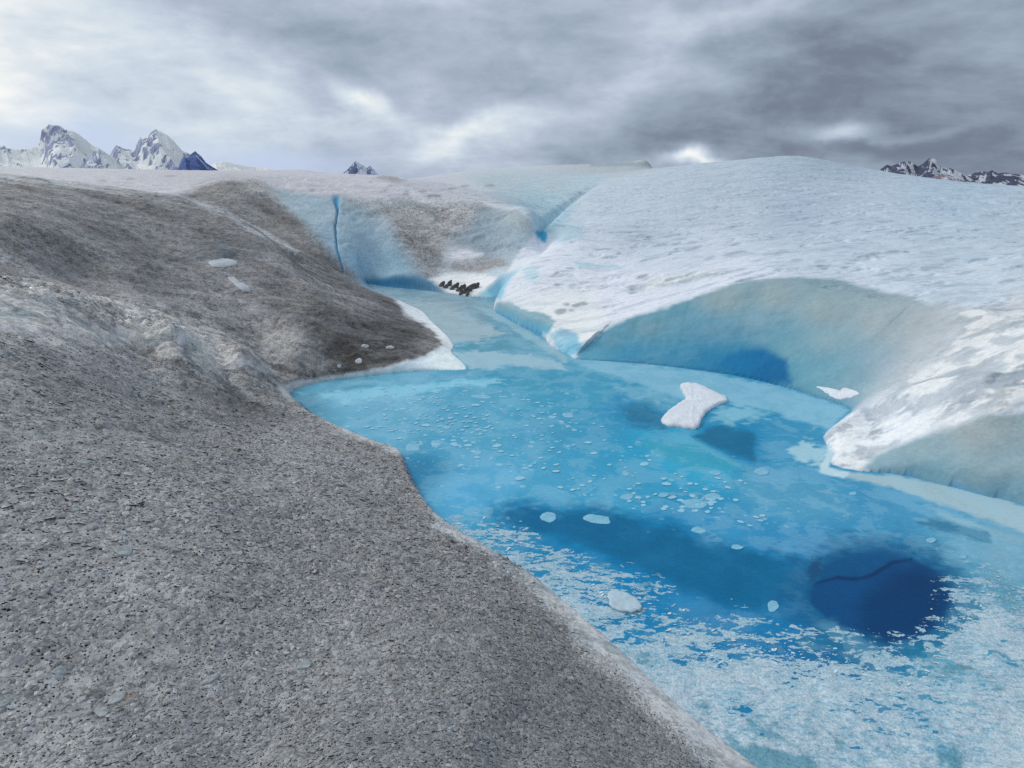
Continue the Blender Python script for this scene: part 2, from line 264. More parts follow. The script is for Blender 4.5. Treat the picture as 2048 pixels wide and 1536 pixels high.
def paint(U, V):
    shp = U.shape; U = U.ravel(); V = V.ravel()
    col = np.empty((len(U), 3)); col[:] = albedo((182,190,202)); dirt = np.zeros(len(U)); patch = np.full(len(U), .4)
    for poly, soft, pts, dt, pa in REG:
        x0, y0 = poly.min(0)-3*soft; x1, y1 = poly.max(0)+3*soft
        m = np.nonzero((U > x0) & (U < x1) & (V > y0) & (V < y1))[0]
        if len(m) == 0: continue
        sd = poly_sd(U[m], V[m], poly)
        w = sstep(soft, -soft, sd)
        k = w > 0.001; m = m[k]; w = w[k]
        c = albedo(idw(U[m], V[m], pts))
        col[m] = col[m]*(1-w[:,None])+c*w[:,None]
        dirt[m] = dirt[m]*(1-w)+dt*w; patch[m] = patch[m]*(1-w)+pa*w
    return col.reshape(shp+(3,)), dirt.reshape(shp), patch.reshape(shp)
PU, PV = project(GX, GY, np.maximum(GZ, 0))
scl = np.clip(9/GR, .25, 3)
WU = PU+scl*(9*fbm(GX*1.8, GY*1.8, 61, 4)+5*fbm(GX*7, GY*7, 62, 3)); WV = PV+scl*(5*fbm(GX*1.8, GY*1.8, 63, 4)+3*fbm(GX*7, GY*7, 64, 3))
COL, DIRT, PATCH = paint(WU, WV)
hid = np.clip((CM-GT)/.02, 0, 1); hid = np.where(GZ < 0, 0, hid)
COL = COL*(1-hid[...,None])+albedo((172,180,192))*hid[...,None]; DIRT = DIRT*(1-hid); PATCH = PATCH*(1-hid)+.3*hid
# below the water: clear blue ice, the water's absorption of light painted in by depth
_pn = fbm(GX*2.2+.3*fbm(GX*2, GY*2, 88, 3), GY*3.6+.4*fbm(GX*2, GY*2, 89, 3), 87, 5, .6)
_pw = sstep(.62, .95, PATCH)*(1-DIRT)*(GX > 2)
COL = COL*(1-(_pw*sstep(.02, -.12, _pn))[...,None])+albedo((154,166,178))*(_pw*sstep(.02, -.12, _pn))[...,None]
_ph = _pw*sstep(.04, .14, _pn)*.7
COL = COL*(1-_ph[...,None])+albedo((210,220,234))*_ph[...,None]
PATCH = PATCH*(1-.5*_pw)
_st = fbm(GX*.45+.12*GY, GY*2.0+.5*GX+.6*fbm(GX*.6, GY*.6, 141, 3), 143, 5, .6)*sstep(4.5, 8, GR)*DIRT*(GSD > .1)
COL = COL*np.clip(1+.75*_st, .5, 1.5)[...,None]
_hm = np.exp(-((GA+.62)/.19)**2-((np.log(GR)-2.12)/.13)**2)*(GSD > .1)
_ln = np.abs(fbm(GX*2.6+GY*1.2, GY*4.4-GX*1.4, 135, 4))
_w = (np.clip(_hm*1.3, 0, 1)*sstep(.10, .24, _ln)*.75)[...,None]; COL = COL*(1-_w)+albedo((178,178,177))*_w
_w = (np.clip(_hm*1.2, 0, 1)*sstep(.08, .01, _ln)*.45)[...,None]; COL = COL*(1-_w)+albedo((92,93,96))*_w
dep = np.clip(-GZ, 0, 4)
bedc = np.stack([.075*np.exp(-dep*3.2)+.003, .34*np.exp(-dep*.78)+.006, .62*np.exp(-dep*.42)+.02], -1)
hd = np.exp(-np.maximum(dep-1.0, 0)*.55)
under = sstep(.02, -.06, GZ)*(GSD < .05)
COL = COL*(1-under[...,None])+(bedc*hd[...,None])*under[...,None]; DIRT = DIRT*(1-under); PATCH = PATCH*(1-under)
cr_ = np.clip(GCR*1.4, 0, 1)[...,None]; COL = COL*(1-cr_)+albedo((66,136,174))*cr_
# ------------------------------------------------------------------ node helpers
class NT:
    def __init__(s, name):
        s.m = bpy.data.materials.new(name); s.m.use_nodes = True; s.t = s.m.node_tree; s.t.nodes.clear()
    def n(s, typ, **kw):
        o = s.t.nodes.new(typ)
        for k, v in kw.items():
            if k.startswith('i_'): s.set(o, k[2:].replace('_', ' '), v)
            else: setattr(o, k, v)
        return o
    def set(s, o, name, v):
        sock = o.inputs[int(name)] if name.isdigit() else o.inputs[name]
        if hasattr(v, 'is_output') or isinstance(v, bpy.types.NodeSocket): s.t.links.new(v, sock)
        else: sock.default_value = v
    def math(s, op, a, b=0., c=0., clamp=False):
        o = s.n('ShaderNodeMath', operation=op, use_clamp=clamp)
        for i, v in enumerate((a, b, c)): s.set(o, str(i), v)
        return o.outputs[0]
    def mixc(s, f, a, b, mode='MIX'):
        o = s.n('ShaderNodeMix', data_type='RGBA', blend_type=mode)
        s.set(o, '0', f); s.set(o, '6', a); s.set(o, '7', b); return o.outputs[2]
    def rng(s, v, a, b, c=0., d=1.):
        o = s.n('ShaderNodeMapRange', interpolation_type='SMOOTHSTEP'); 
        for i, q in enumerate((v, a, b, c, d)): s.set(o, str(i), q)
        return o.outputs[0]
    def coord(s, scale=(1,1,1), rot=(0,0,0), loc=(0,0,0)):
        t = s.n('ShaderNodeTexCoord'); mp = s.n('ShaderNodeMapping')
        s.t.links.new(t.outputs['Object'], mp.inputs[0]); mp.inputs['Scale'].default_value = scale; mp.inputs['Rotation'].default_value = rot; mp.inputs['Location'].default_value = loc
        return mp.outputs[0]
    def noise(s, vec, scale, detail=3, rough=.55, dist=0.):
        o = s.n('ShaderNodeTexNoise'); s.t.links.new(vec, o.inputs['Vector'])
        o.inputs['Scale'].default_value = scale; o.inputs['Detail'].default_value = detail; o.inputs['Roughness'].default_value = rough; o.inputs['Distortion'].default_value = dist
        return o.outputs[0]
    def voro(s, vec, scale, feat='F1', rand=1.):
        o = s.n('ShaderNodeTexVoronoi', feature=feat); s.t.links.new(vec, o.inputs['Vector']); o.inputs['Scale'].default_value = scale
        o.inputs['Randomness'].default_value = rand
        return o
    def attr(s, name): return s.n('ShaderNodeAttribute', attribute_name=name)
    def bump(s, h, strength, dist, normal=None):
        o = s.n('ShaderNodeBump'); s.set(o, 'Height', h); s.set(o, 'Strength', strength); s.set(o, 'Distance', dist)
        if normal is not None: s.set(o, 'Normal', normal)
        return o.outputs[0]
    def out(s, sh): o = s.n('ShaderNodeOutputMaterial'); s.t.links.new(sh, o.inputs[0]); return s.m
    def pbsdf(s, col, rough, normal=None, spec=.3, **kw):
        o = s.n('ShaderNodeBsdfPrincipled'); s.set(o, 'Base Color', col); s.set(o, 'Roughness', rough); s.set(o, 'Specular IOR Level', spec)
        if normal is not None: s.set(o, 'Normal', normal)
        for k, v in kw.items(): s.set(o, k.replace('_', ' '), v)
        return o.outputs[0]
def ice_material():
    N = NT('glacier_ice'); col = N.attr('Col').outputs['Color']; dirt = N.attr('Dirt').outputs['Fac']; patch = N.attr('Patch').outputs['Fac']
    P = N.coord()
    # --- grains of dirty weathered ice
    warp = N.n('ShaderNodeVectorMath', operation='ADD'); nz = N.n('ShaderNodeTexNoise'); N.t.links.new(P, nz.inputs['Vector']); nz.inputs['Scale'].default_value = 35
    sc = N.n('ShaderNodeVectorMath', operation='SCALE'); N.t.links.new(nz.outputs['Color'], sc.inputs[0]); sc.inputs['Scale'].default_value = .02
    N.t.links.new(P, warp.inputs[0]); N.t.links.new(sc.outputs[0], warp.inputs[1]); PW = warp.outputs[0]
    v1 = N.voro(PW, 30); v2 = N.voro(PW, 80); n4 = N.noise(P, 20, 3, .75); st = N.noise(N.coord(scale=(.35, 1.5, 1), rot=(0, 0, math.radians(38))), 2.6, 5, .65, .4)
    sep1 = N.n('ShaderNodeSeparateColor'); N.t.links.new(v1.outputs['Color'], sep1.inputs[0])
    sep2 = N.n('ShaderNodeSeparateColor'); N.t.links.new(v2.outputs['Color'], sep2.inputs[0])
    n1 = N.noise(P, 9, 5, .65); n2 = N.noise(P, 2.1, 4, .6); n3 = N.noise(P, 60, 3, .7)
    g = N.math('ADD', N.math('MULTIPLY', sep1.outputs[0], .45), N.math('MULTIPLY', sep2.outputs[0], .35))
    g = N.math('ADD', g, N.math('MULTIPLY', n3, .5)); g = N.math('ADD', g, N.math('MULTIPLY', n1, .75)); g = N.math('ADD', g, N.math('ADD', N.math('MULTIPLY', N.math('ADD', n2, N.math('MULTIPLY', n4, 1.9)), .42), N.math('MULTIPLY', N.math('SUBTRACT', st, .5), .9))); v3 = N.voro(PW, 15); sep3 = N.n('ShaderNodeSeparateColor'); N.t.links.new(v3.outputs['Color'], sep3.inputs[0]); g = N.math('ADD', g, N.math('MULTIPLY', sep3.outputs[0], .6))
    lum = N.rng(g, 1.08, 2.40, .46, 1.74)
    # dark silt specks
    ns = N.noise(P, 38, 2, .6); nsd = N.noise(P, 4.5, 3, .6)
    speck = N.math('MULTIPLY', N.rng(ns, .58, .65), N.rng(nsd, .30, .62, .35, 1.))
    ns2 = N.noise(P, 17, 3, .65); speck2 = N.math('MULTIPLY', N.rng(ns2, .62, .70), N.rng(nsd, .36, .60, .1, .75))
    sp = N.math('MAXIMUM', N.math('MULTIPLY', speck, .85), speck2)
    lum = N.math('MULTIPLY', lum, N.math('SUBTRACT', 1.0, N.math('MULTIPLY', sp, .66)))
    lumd = N.math('ADD', N.math('MULTIPLY', N.math('SUBTRACT', lum, 1.), dirt), 1.)
    c = N.n('ShaderNodeVectorMath', operation='SCALE'); N.t.links.new(col, c.inputs[0]); N.t.links.new(lumd, c.inputs['Scale'])
    # --- white wind crust against clear grey-blue ice
    Q = N.coord(scale=(.42, 1.15, 1), rot=(0, 0, math.radians(-12)))
    s1 = N.noise(Q, 1.9, 5, .55, .3); s2 = N.noise(Q, 6.5, 4, .5, .2)
    sm = N.math('ADD', N.math('MULTIPLY', s1, .65), N.math('MULTIPLY', s2, .35))
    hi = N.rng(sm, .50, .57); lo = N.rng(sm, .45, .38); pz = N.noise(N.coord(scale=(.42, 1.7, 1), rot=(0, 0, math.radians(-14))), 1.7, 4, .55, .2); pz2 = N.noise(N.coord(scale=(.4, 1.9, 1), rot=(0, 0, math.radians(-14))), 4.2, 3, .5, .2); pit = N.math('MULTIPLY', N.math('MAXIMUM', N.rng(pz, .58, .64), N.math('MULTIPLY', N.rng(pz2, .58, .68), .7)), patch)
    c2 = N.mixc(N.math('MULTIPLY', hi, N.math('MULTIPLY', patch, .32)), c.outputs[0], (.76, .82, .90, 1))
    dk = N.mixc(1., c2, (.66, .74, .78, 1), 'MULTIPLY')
    c3 = N.mixc(N.math('MULTIPLY', lo, N.math('MULTIPLY', patch, .9)), c2, dk); c3 = N.mixc(N.math('MULTIPLY', pit, .8), c3, N.mixc(1., c3, (.66, .72, .77, 1), 'MULTIPLY'))  # pits tinted darker: bare grey ice, with recess shade painted in
    fine = N.noise(P, 22, 4, .65); ff = N.rng(fine, .3, .7, .95, 1.04)
    c4 = N.n('ShaderNodeVectorMath', operation='SCALE'); N.t.links.new(c3, c4.inputs[0]); N.t.links.new(ff, c4.inputs['Scale'])
    # --- relief
    hb = N.math('ADD', N.math('MULTIPLY', g, .6), N.math('MULTIPLY', sp, -.5))
    b1 = N.bump(hb, N.math('MULTIPLY', dirt, .75), .018)
    hs = N.math('SUBTRACT', N.math('ADD', N.math('MULTIPLY', sm, 1.3), N.math('MULTIPLY', fine, .05)), N.math('MULTIPLY', pit, .35))
    b2 = N.bump(hs, N.math('ADD', N.math('MULTIPLY', patch, .6), .05), .14, b1)
    gl = N.rng(sep2.outputs[1], .8, 1., .62, .30)
    return N.out(N.pbsdf(c4.outputs[0], gl, b2, .22))
def water_material():
    N = NT('pool_water'); col = N.attr('Col').outputs['Color']; milk = N.attr('Milk').outputs['Fac']; sl = N.attr('Slush').outputs['Fac']
    P = N.coord(); Q = N.coord(scale=(.6, 1.6, 1), rot=(0, 0, math.radians(22)))
    n1 = N.noise(P, 2.4, 5, .6, .4); n2 = N.noise(Q, 9, 5, .65, .6); n3 = N.noise(P, 40, 4, .7); n4 = N.noise(Q, 26, 4, .7, .5)
    # slush breaks up along its edge
    e = N.math('ADD', sl, N.math('MULTIPLY', N.math('SUBTRACT', N.math('ADD', N.math('MULTIPLY', n2, .6), N.math('MULTIPLY', n4, .4)), .5), 2.3))
    wq = N.n('ShaderNodeTexNoise'); N.t.links.new(P, wq.inputs['Vector']); wq.inputs['Scale'].default_value = 7; wq.inputs['Detail'].default_value = 5
    wsc = N.n('ShaderNodeVectorMath', operation='SCALE'); N.t.links.new(wq.outputs['Color'], wsc.inputs[0]); wsc.inputs['Scale'].default_value = .16
    wad = N.n('ShaderNodeVectorMath', operation='ADD'); N.t.links.new(Q, wad.inputs[0]); N.t.links.new(wsc.outputs[0], wad.inputs[1])
    pl = None
    for sc_, wt in ((5., .34), (13., .40), (34., .34)):
        vp = N.voro(wad.outputs[0], sc_); cs_ = N.n('ShaderNodeSeparateColor'); N.t.links.new(vp.outputs['Color'], cs_.inputs[0])
        q = N.math('MULTIPLY', N.math('SUBTRACT', cs_.outputs[0], .5), wt); pl = q if pl is None else N.math('ADD', pl, q)
    e = N.math('ADD', N.math('ADD', sl, pl), N.math('MULTIPLY', N.math('SUBTRACT', N.math('ADD', N.math('MULTIPLY', n2, .5), N.math('MULTIPLY', n4, .5)), .5), 1.5))
    e = N.math('MULTIPLY', e, N.rng(sl, .0, .12))
    ncx = N.rng(sl, .9, 1.25, 0, .55); edge = N.rng(e, .46, .50); thick = N.rng(e, .46, 1.05)
    rim = N.math('MULTIPLY', edge, N.rng(e, .58, .50))
    m = N.math('ADD', milk, N.math('MULTIPLY', N.math('SUBTRACT', n1, .5), .35));     m = N.math('ADD', m, N.math('MULTIPLY', N.math('SUBTRACT', n4, .5), N.math('MULTIPLY', m, .5)), clamp=True)
    # frozen-in air bubbles
    bz = N.attr('Bub').outputs['Fac']; bub = None
    for sc_, th, r0 in ((9, .50, .28), (4.6, .72, .20), (17, .5, .30)):
        vb = N.voro(N.coord(scale=(.8, 1, 1), loc=(sc_*.37, 0, 0)), sc_); cell = N.n('ShaderNodeSeparateColor'); N.t.links.new(vb.outputs['Color'], cell.inputs[0])
        rad = N.math('MULTIPLY', cell.outputs[1], r0); dd = N.math('SUBTRACT', vb.outputs['Distance'], rad)
        q = N.math('MULTIPLY', N.rng(dd, .03, -.01), N.rng(N.math('ADD', cell.outputs[0], N.math('MULTIPLY', bz, .5)), th+.28, th+.34)); q = N.math('MULTIPLY', q, N.rng(cell.outputs[2], 0, 1, .35, .85))
        bub = q if bub is None else N.math('MAXIMUM', bub, q)
    bub = N.math('MULTIPLY', bub, N.rng(bz, .05, .3))
    skin = N.math('MULTIPLY', N.rng(N.math('ADD', N.math('MULTIPLY', n1, .75), N.math('MULTIPLY', n2, .25)), .49, .525), .24)
    ve = N.voro(N.coord(scale=(.8, 1.5, 1), rot=(0, 0, .4)), 1.1, 'DISTANCE_TO_EDGE'); wv = N.noise(P, 3, 4, .6)
    crk = N.math('MULTIPLY', N.rng(N.math('ADD', ve.outputs['Distance'], N.math('MULTIPLY', N.math('SUBTRACT', n1, .5), .3)), .012, .002), N.rng(wv, .52, .6, 0, .4))
    lines = N.math('MULTIPLY', N.rng(N.noise(N.coord(scale=(.5, 5, 1), rot=(0, 0, math.radians(-20))), 6, 5, .7, .8), .60, .72), .30)
    skin = N.math('ADD', skin, N.math('MAXIMUM', crk, lines)); skin = N.math('MULTIPLY', skin, N.rng(milk, .605, .80, 0., 1.))
    m = N.math('MAXIMUM', m, bub)
    c = N.mixc(skin, col, (.34, .60, .74, 1)); c = N.mixc(N.math('MULTIPLY', bub, .62), c, (.46, .76, .90, 1))
    ncol = N.mixc(N.rng(n4, .34, .52), (.22, .44, .55, 1), (.53, .66, .75, 1)); nbig = N.noise(P, 1.7, 5, .65, .3)
    ncol = N.mixc(N.rng(nbig, .46, .62, 0., .7), ncol, (.57, .69, .77, 1)); ncol = N.mixc(N.rng(nbig, .44, .36, 0, .9), ncol, (.10, .31, .41, 1)); ncol = N.mixc(thick, N.mixc(.55, ncol, (.16, .44, .60, 1)), ncol); ncol = N.mixc(N.math('MULTIPLY', rim, .5), ncol, (.62, .80, .88, 1))
    n5 = N.noise(P, 70, 3, .7); ncol = N.mixc(ncx, ncol, (.60, .70, .77, 1)); spk = N.n('ShaderNodeVectorMath', operation='SCALE'); N.t.links.new(ncol, spk.inputs[0]); N.t.links.new(N.rng(n5, .3, .7, .74, 1.2), spk.inputs['Scale'])
    c = N.mixc(edge, c, spk.outputs[0]); m = N.math('MAXIMUM', m, N.math('MULTIPLY', edge, .93))
    hh = N.math('ADD', N.math('MULTIPLY', edge, N.math('ADD', n4, N.math('MULTIPLY', n5, .5))), N.math('MULTIPLY', m, .12))
    hh = N.math('ADD', hh, N.math('MULTIPLY', edge, .7))
    b = N.bump(hh, .38, .02); b = N.bump(n3, .05, .01, b)
    tr = N.n('ShaderNodeBsdfTransparent'); tr.inputs[0].default_value = (.62, .88, .97, 1)
    df = N.n('ShaderNodeBsdfDiffuse'); N.set(df, 'Color', c); N.set(df, 'Normal', b)
    mx = N.n('ShaderNodeMixShader'); N.set(mx, '0', m); N.set(mx, '1', tr.outputs[0]); N.set(mx, '2', df.outputs[0])
    gs = N.n('ShaderNodeBsdfGlossy'); N.set(gs, 'Roughness', N.math('ADD', .06, N.math('MULTIPLY', m, .3))); N.set(gs, 'Normal', b)
    fr = N.n('ShaderNodeFresnel'); N.set(fr, 'IOR', 1.25); N.set(fr, 'Normal', b)
    m2 = N.n('ShaderNodeMixShader'); N.set(m2, '0', fr.outputs[0]); N.set(m2, '1', mx.outputs[0]); N.set(m2, '2', gs.outputs[0])
    return N.out(m2.outputs[0])
def snow_material(name, c, scale=30, rough=.5, bump=.5, var=.12):
    N = NT(name); P = N.coord(); n = N.noise(P, scale, 5, .65); n2 = N.noise(P, scale*.25, 3, .6)
    f = N.rng(N.math('ADD', N.math('MULTIPLY', n, .5), N.math('MULTIPLY', n2, .5)), .3, .7, 1-var, 1+var)
    s = N.n('ShaderNodeVectorMath', operation='SCALE'); s.inputs[0].default_value = c[:3]; N.t.links.new(f, s.inputs['Scale'])
    return N.out(N.pbsdf(s.outputs[0], rough, N.bump(n, bump, .02), .3))
def attr_material(name, rough=.4, spec=.3, scale=80):
    N = NT(name); col = N.attr('Col').outputs['Color']; P = N.coord(); n = N.noise(P, scale, 3, .6)
    s = N.n('ShaderNodeVectorMath', operation='SCALE'); N.t.links.new(col, s.inputs[0]); N.t.links.new(N.rng(n, .3, .7, .85, 1.15), s.inputs['Scale'])
    return N.out(N.pbsdf(s.outputs[0], rough, N.bump(n, .3, .01), spec))
def mountain_material(name, rock, snow, cover):
    N = NT(name); P = N.coord(); sm = N.attr('Snow').outputs['Fac']
    n = N.noise(P, .008, 4, .55, .6); n2 = N.noise(N.coord(scale=(1.6, 1, .5), rot=(0, .75, 0)), .026, 4, .62, .5)
    e = N.math('ADD', sm, N.math('ADD', N.math('MULTIPLY', N.math('SUBTRACT', n, .5), 1.2), N.math('MULTIPLY', N.math('SUBTRACT', n2, .5), 1.7)))
    f = N.rng(e, cover-.09, cover+.09)
    rk = N.mixc(N.rng(n2, .3, .7), [q*.75 for q in rock]+[1], [q*1.35 for q in rock]+[1])
    sn = N.mixc(N.rng(n, .35, .65), [q*.88 for q in snow]+[1], list(snow)+[1])
    return N.out(N.pbsdf(N.mixc(f, rk, sn), .8, N.bump(n2, .4, 8.), .1))
# ------------------------------------------------------------------ mesh helpers
def mesh_np(name, verts, faces, mat, smooth=True, attrs=None, normals=None):
    me = bpy.data.meshes.new(name); nf, k = faces.shape
    me.vertices.add(len(verts)); me.vertices.foreach_set('co', np.ascontiguousarray(verts, np.float32).ravel())
    me.loops.add(nf*k); me.loops.foreach_set('vertex_index', np.ascontiguousarray(faces, np.int32).ravel())
    me.polygons.add(nf); me.polygons.foreach_set('loop_start', np.arange(0, nf*k, k, dtype=np.int32))
    me.polygons.foreach_set('use_smooth', np.full(nf, smooth)); me.update(calc_edges=True)
    for an, dat in (attrs or {}).items():
        dat = np.asarray(dat, np.float32)
        if dat.ndim == 2:
            a = me.attributes.new(an, 'FLOAT_COLOR', 'POINT'); a.data.foreach_set('color', np.column_stack([dat, np.ones(len(dat))]).astype(np.float32).ravel())
        else:
            a = me.attributes.new(an, 'FLOAT', 'POINT'); a.data.foreach_set('value', dat)
    if normals is not None: me.normals_split_custom_set_from_vertices([tuple(n) for n in normals])
    me.materials.append(mat); o = bpy.data.objects.new(name, me); C.objects.link(o); return o
def tag(o, label=None, cat=None, group=None, kind=None):
    if label: o['label'] = label
    if cat: o['category'] = cat
    if group: o['group'] = group
    if kind: o['kind'] = kind
    return o
def grid_faces(na, nr):
    i, j = np.meshgrid(np.arange(na-1), np.arange(nr-1), indexing='ij'); a = i*nr+j
    return np.stack([a, a+nr, a+nr+1, a+1], -1)
# ------------------------------------------------------------------ terrain, split by landform
na, nr = GA.shape
V = np.stack([GX, GY, GZ], -1)
du = np.gradient(V, axis=0); dv = np.gradient(V, axis=1); NRM = np.cross(dv, du); NRM /= np.linalg.norm(NRM, axis=-1, keepdims=True)+1e-12
NRM = np.where(NRM[...,2:] < 0, -NRM, NRM)
FA = grid_faces(na, nr).reshape(-1, 4)
fx = (GSD[:-1,:-1]+GSD[1:,1:])*.5; fr_ = GR[:-1,:-1]; fa = (GA[:-1,:-1]+GA[1:,1:])*.5
# dirty slope: left of the pool; cliff: behind the channel; snow hill: the rest; bed: under water
bnd = np.interp(LR, np.log([.5, 2, 3.0, 6, 9.5, 13.5, 15.3, 40]), [float(aztan(1700,1600)[0]), .50, .12, -.10, -.10, float(aztan(800,598)[0]), float(aztan(720,560)[0]), float(aztan(360,396)[0])])[None,:-1]
land = fx > -.02
rc = np.interp(AZ, aztan(np.array([-600,0,200,360,450,540,640,740,800.]), np.full(9,400.))[0], [21,18.6,17.6,16.8,16.,14.6,14.4,14.6,14.8])[:-1,None]
dirty = land & (fa < bnd) & (fr_ < rc)
az_n = float(aztan(1075,480)[0])
cliff = land & ~dirty & (((fa < az_n) & (fr_ > 14.6)) )
hill = land & ~dirty & ~cliff
bedm = ~land
MAT_ICE = ice_material()
def sub(name, mask, label, cat=None):
    f = FA[mask.ravel()]; ids, inv = np.unique(f, return_inverse=True); f = inv.reshape(-1, 4)
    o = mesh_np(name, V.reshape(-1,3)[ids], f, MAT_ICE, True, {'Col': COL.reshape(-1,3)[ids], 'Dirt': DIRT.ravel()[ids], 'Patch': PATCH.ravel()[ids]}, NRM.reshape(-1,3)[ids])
    return tag(o, label, cat, kind='structure')
sub('dirty_ice_hill', dirty, 'grey silt-speckled slope of weathered glacier ice left of the blue pool', 'ice slope')
sub('ice_cliff_terrain', cliff, 'pale blue cracked ice cliff and snow plateau behind the end of the channel', 'ice cliff')
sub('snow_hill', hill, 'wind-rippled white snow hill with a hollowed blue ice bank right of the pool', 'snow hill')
sub('pool_bed_terrain', bedm, 'deep blue ice bed under the melt pool with a dark round shaft', 'pool bed')
# ------------------------------------------------------------------ the water sheet with its thin ice
WA = np.concatenate([np.linspace(-.48, .95, 620), np.linspace(.96, 1.5, 60)]); WR = np.exp(np.concatenate([np.linspace(math.log(.6), math.log(1.68), 70), np.linspace(math.log(1.7), math.log(18.5), 560)]))
A2, R2 = np.meshgrid(WA, WR, indexing='ij'); X2 = R2*np.sin(A2); Y2 = R2*np.cos(A2)
U2, V2 = project(X2, Y2, X2*0)
U2w = U2+12*fbm(X2*1.5, Y2*1.5, 71, 4)*np.clip(6/R2, .3, 2); V2w = V2+7*fbm(X2*1.5, Y2*1.5, 73, 4)*np.clip(6/R2, .3, 2)
WP = [(620,800,50,110,146,.5),(640,790,100,166,196,.9),(700,800,102,166,198,.9),(800,800,100,164,196,.8),(780,860,90,156,192,.75),(900,880,70,146,188,.6),(840,940,40,116,160,.4),(1100,850,62,140,182,.55),(1000,870,74,148,188,.6),(1000,800,80,152,190,.6),(1200,850,48,136,180,.4),(1250,820,24,122,172,.2),(1300,880,36,142,188,.35),(1360,905,52,154,196,.7),(1420,930,54,152,194,.6),(1440,880,4,114,166,.06),(1490,905,0,110,164,.05),(1560,900,54,134,180,.6),(1620,900,50,132,178,.6),(1600,1000,64,140,186,.7),
      (1000,960,84,158,198,.8),(930,990,78,156,200,.85),(1100,980,70,148,192,.6),(1200,1000,66,146,190,.65),(1250,960,52,140,184,.5),(1060,1040,20,114,166,.2),(1150,1060,6,108,162,.1),(1300,1085,0,106,162,.06),(1300,1140,2,108,164,.08),(1450,1060,54,132,182,.5),(1450,1130,14,112,168,.2),(1560,1160,22,110,166,.3),(1520,1220,22,108,162,.3),(1600,1080,50,128,180,.5),(1700,1060,56,132,180,.6),(1800,1060,60,134,180,.6),(1900,1050,78,144,182,.8),(1960,1090,104,156,186,.85),(1850,1000,70,140,184,.7),(2000,1110,112,160,186,.9),(2000,1180,80,136,166,.8),
      (1740,1180,10,76,136,.0),(1820,1210,10,66,126,.0),(1700,1220,10,76,136,.0),(1780,1130,14,90,150,.03),(1660,1180,14,88,150,.05),(1900,1290,70,140,174,.6),(1930,1150,62,130,170,.5),
      (1000,760,46,134,176,.5),(1100,760,48,136,176,.5),(1180,790,54,140,180,.5),(880,770,72,148,186,.65),(1060,800,58,142,182,.5),(700,765,60,130,162,.5),
      (1000,650,80,136,162,.8),(960,620,108,142,160,.9),(900,612,128,150,163,.95),(880,640,142,160,172,.95),(1060,690,88,145,172,.8),(1000,690,68,136,166,.7),(930,690,62,136,168,.6),(1080,710,96,154,182,.8),(800,585,104,138,156,.9),(960,597,78,136,164,.7)]
pw = idw(U2w, V2w, WP, 3.4); milk = pw[...,3]; wc = np.clip(lin(pw[...,:3])/ILL/(.60+.40*milk)[...,None], .002, .85)
def wreg(poly, soft, c, mk, jag=0):
    global wc, milk
    d = poly_sd(U2w.ravel(), V2w.ravel(), np.array(poly, float)).reshape(U2.shape)
    if jag: d = d+jag*fbm(X2*9, Y2*14, 77, 3)
    w = sstep(soft, -soft, d); wc = wc*(1-w[...,None])+albedo(c)*w[...,None]; milk = milk*(1-w)+mk*w
wreg([(1135,716),(1300,728),(1450,748),(1560,775),(1640,797),(1700,818),(1690,835),(1662,860),(1600,845),(1540,825),(1450,806),(1380,800),(1330,790),(1250,762),(1170,738)], 5, (108,166,194), 1, 6)
wreg([(1230,770),(1340,782),(1370,800),(1340,815),(1260,800)], 10, (96,160,192), .8, 14)
wreg([(1440,812),(1520,818),(1550,835),(1460,850),(1420,840)], 8, (110,172,204), .7, 16)
wreg([(1640,940),(1700,945),(1800,950),(1880,968),(1970,992),(2100,1030),(2300,1120),(2300,1180),(2048,1066),(1960,1035),(1860,1000),(1780,972),(1700,958)], 5, (146,176,190), 1, 5)
wreg([(1850,1010),(1940,1040),(2048,1080),(2048,1092),(1930,1056)], 6, (120,166,188), .95, 4)
wreg([(940,735),(905,706),(950,700),(1020,706),(1080,712),(1125,728),(1132,738),(1080,738),(1010,728),(980,742)], 4, (136,174,192), 1, 6)
wreg([(860,585),(940,596),(1000,625),(1060,660),(1100,690),(1135,714),(1132,728),(1090,700),(1040,668),(980,630),(920,604),(830,590)], 3, (126,166,184), 1, 3)
wreg([(745,575),(820,581),(910,592),(990,612),(980,618),(890,602),(790,592)], 3, (110,145,164), .95, 2)
wreg([(800,600),(850,602),(905,616),(960,640),(1010,668),(980,674),(940,684),(905,690),(870,655)], 6, (140,166,180), .95, 14)
wreg([(600,785),(660,766),(760,757),(900,748),(940,745),(940,752),(820,762),(720,772),(650,785)], 4, (92,160,194), .8, 5)
wreg([(640,790),(740,775),(860,765),(990,757),(1010,764),(900,778),(780,792),(690,806)], 5, (120,186,214), .9, 10)
wreg([(1585,900),(1620,885),(1655,905),(1650,930),(1610,925)], 6, (150,190,212), .8, 18)
wreg([(1650,872),(1672,905),(1662,936),(1700,945),(1690,958),(1645,945),(1655,905)], 3, (176,202,214), 1, 2)
wreg([(985,1025),(1050,1015),(1100,1028),(1180,1022),(1250,1035),(1340,1052),(1420,1085),(1520,1105),(1600,1120),(1620,1180),(1560,1230),(1440,1215),(1300,1150),(1150,1085),(1050,1060)], 20, (10,112,168), .08, 14)
wreg([(1275,884),(1330,874),(1380,878),(1480,925),(1505,936),(1400,938),(1330,917)], 9, (58,160,200), .5, 6)
wreg([(1378,874),(1440,850),(1512,868),(1514,922),(1470,908),(1420,890)], 6, (12,118,170), .08, 5)
wreg([(1240,815),(1300,808),(1342,832),(1330,858),(1270,848)], 12, (30,126,176), .15, 8)
wreg([(1460,955),(1560,935),(1680,985),(1720,1030),(1600,1040),(1480,1000)], 22, (78,150,190), .75, 10)
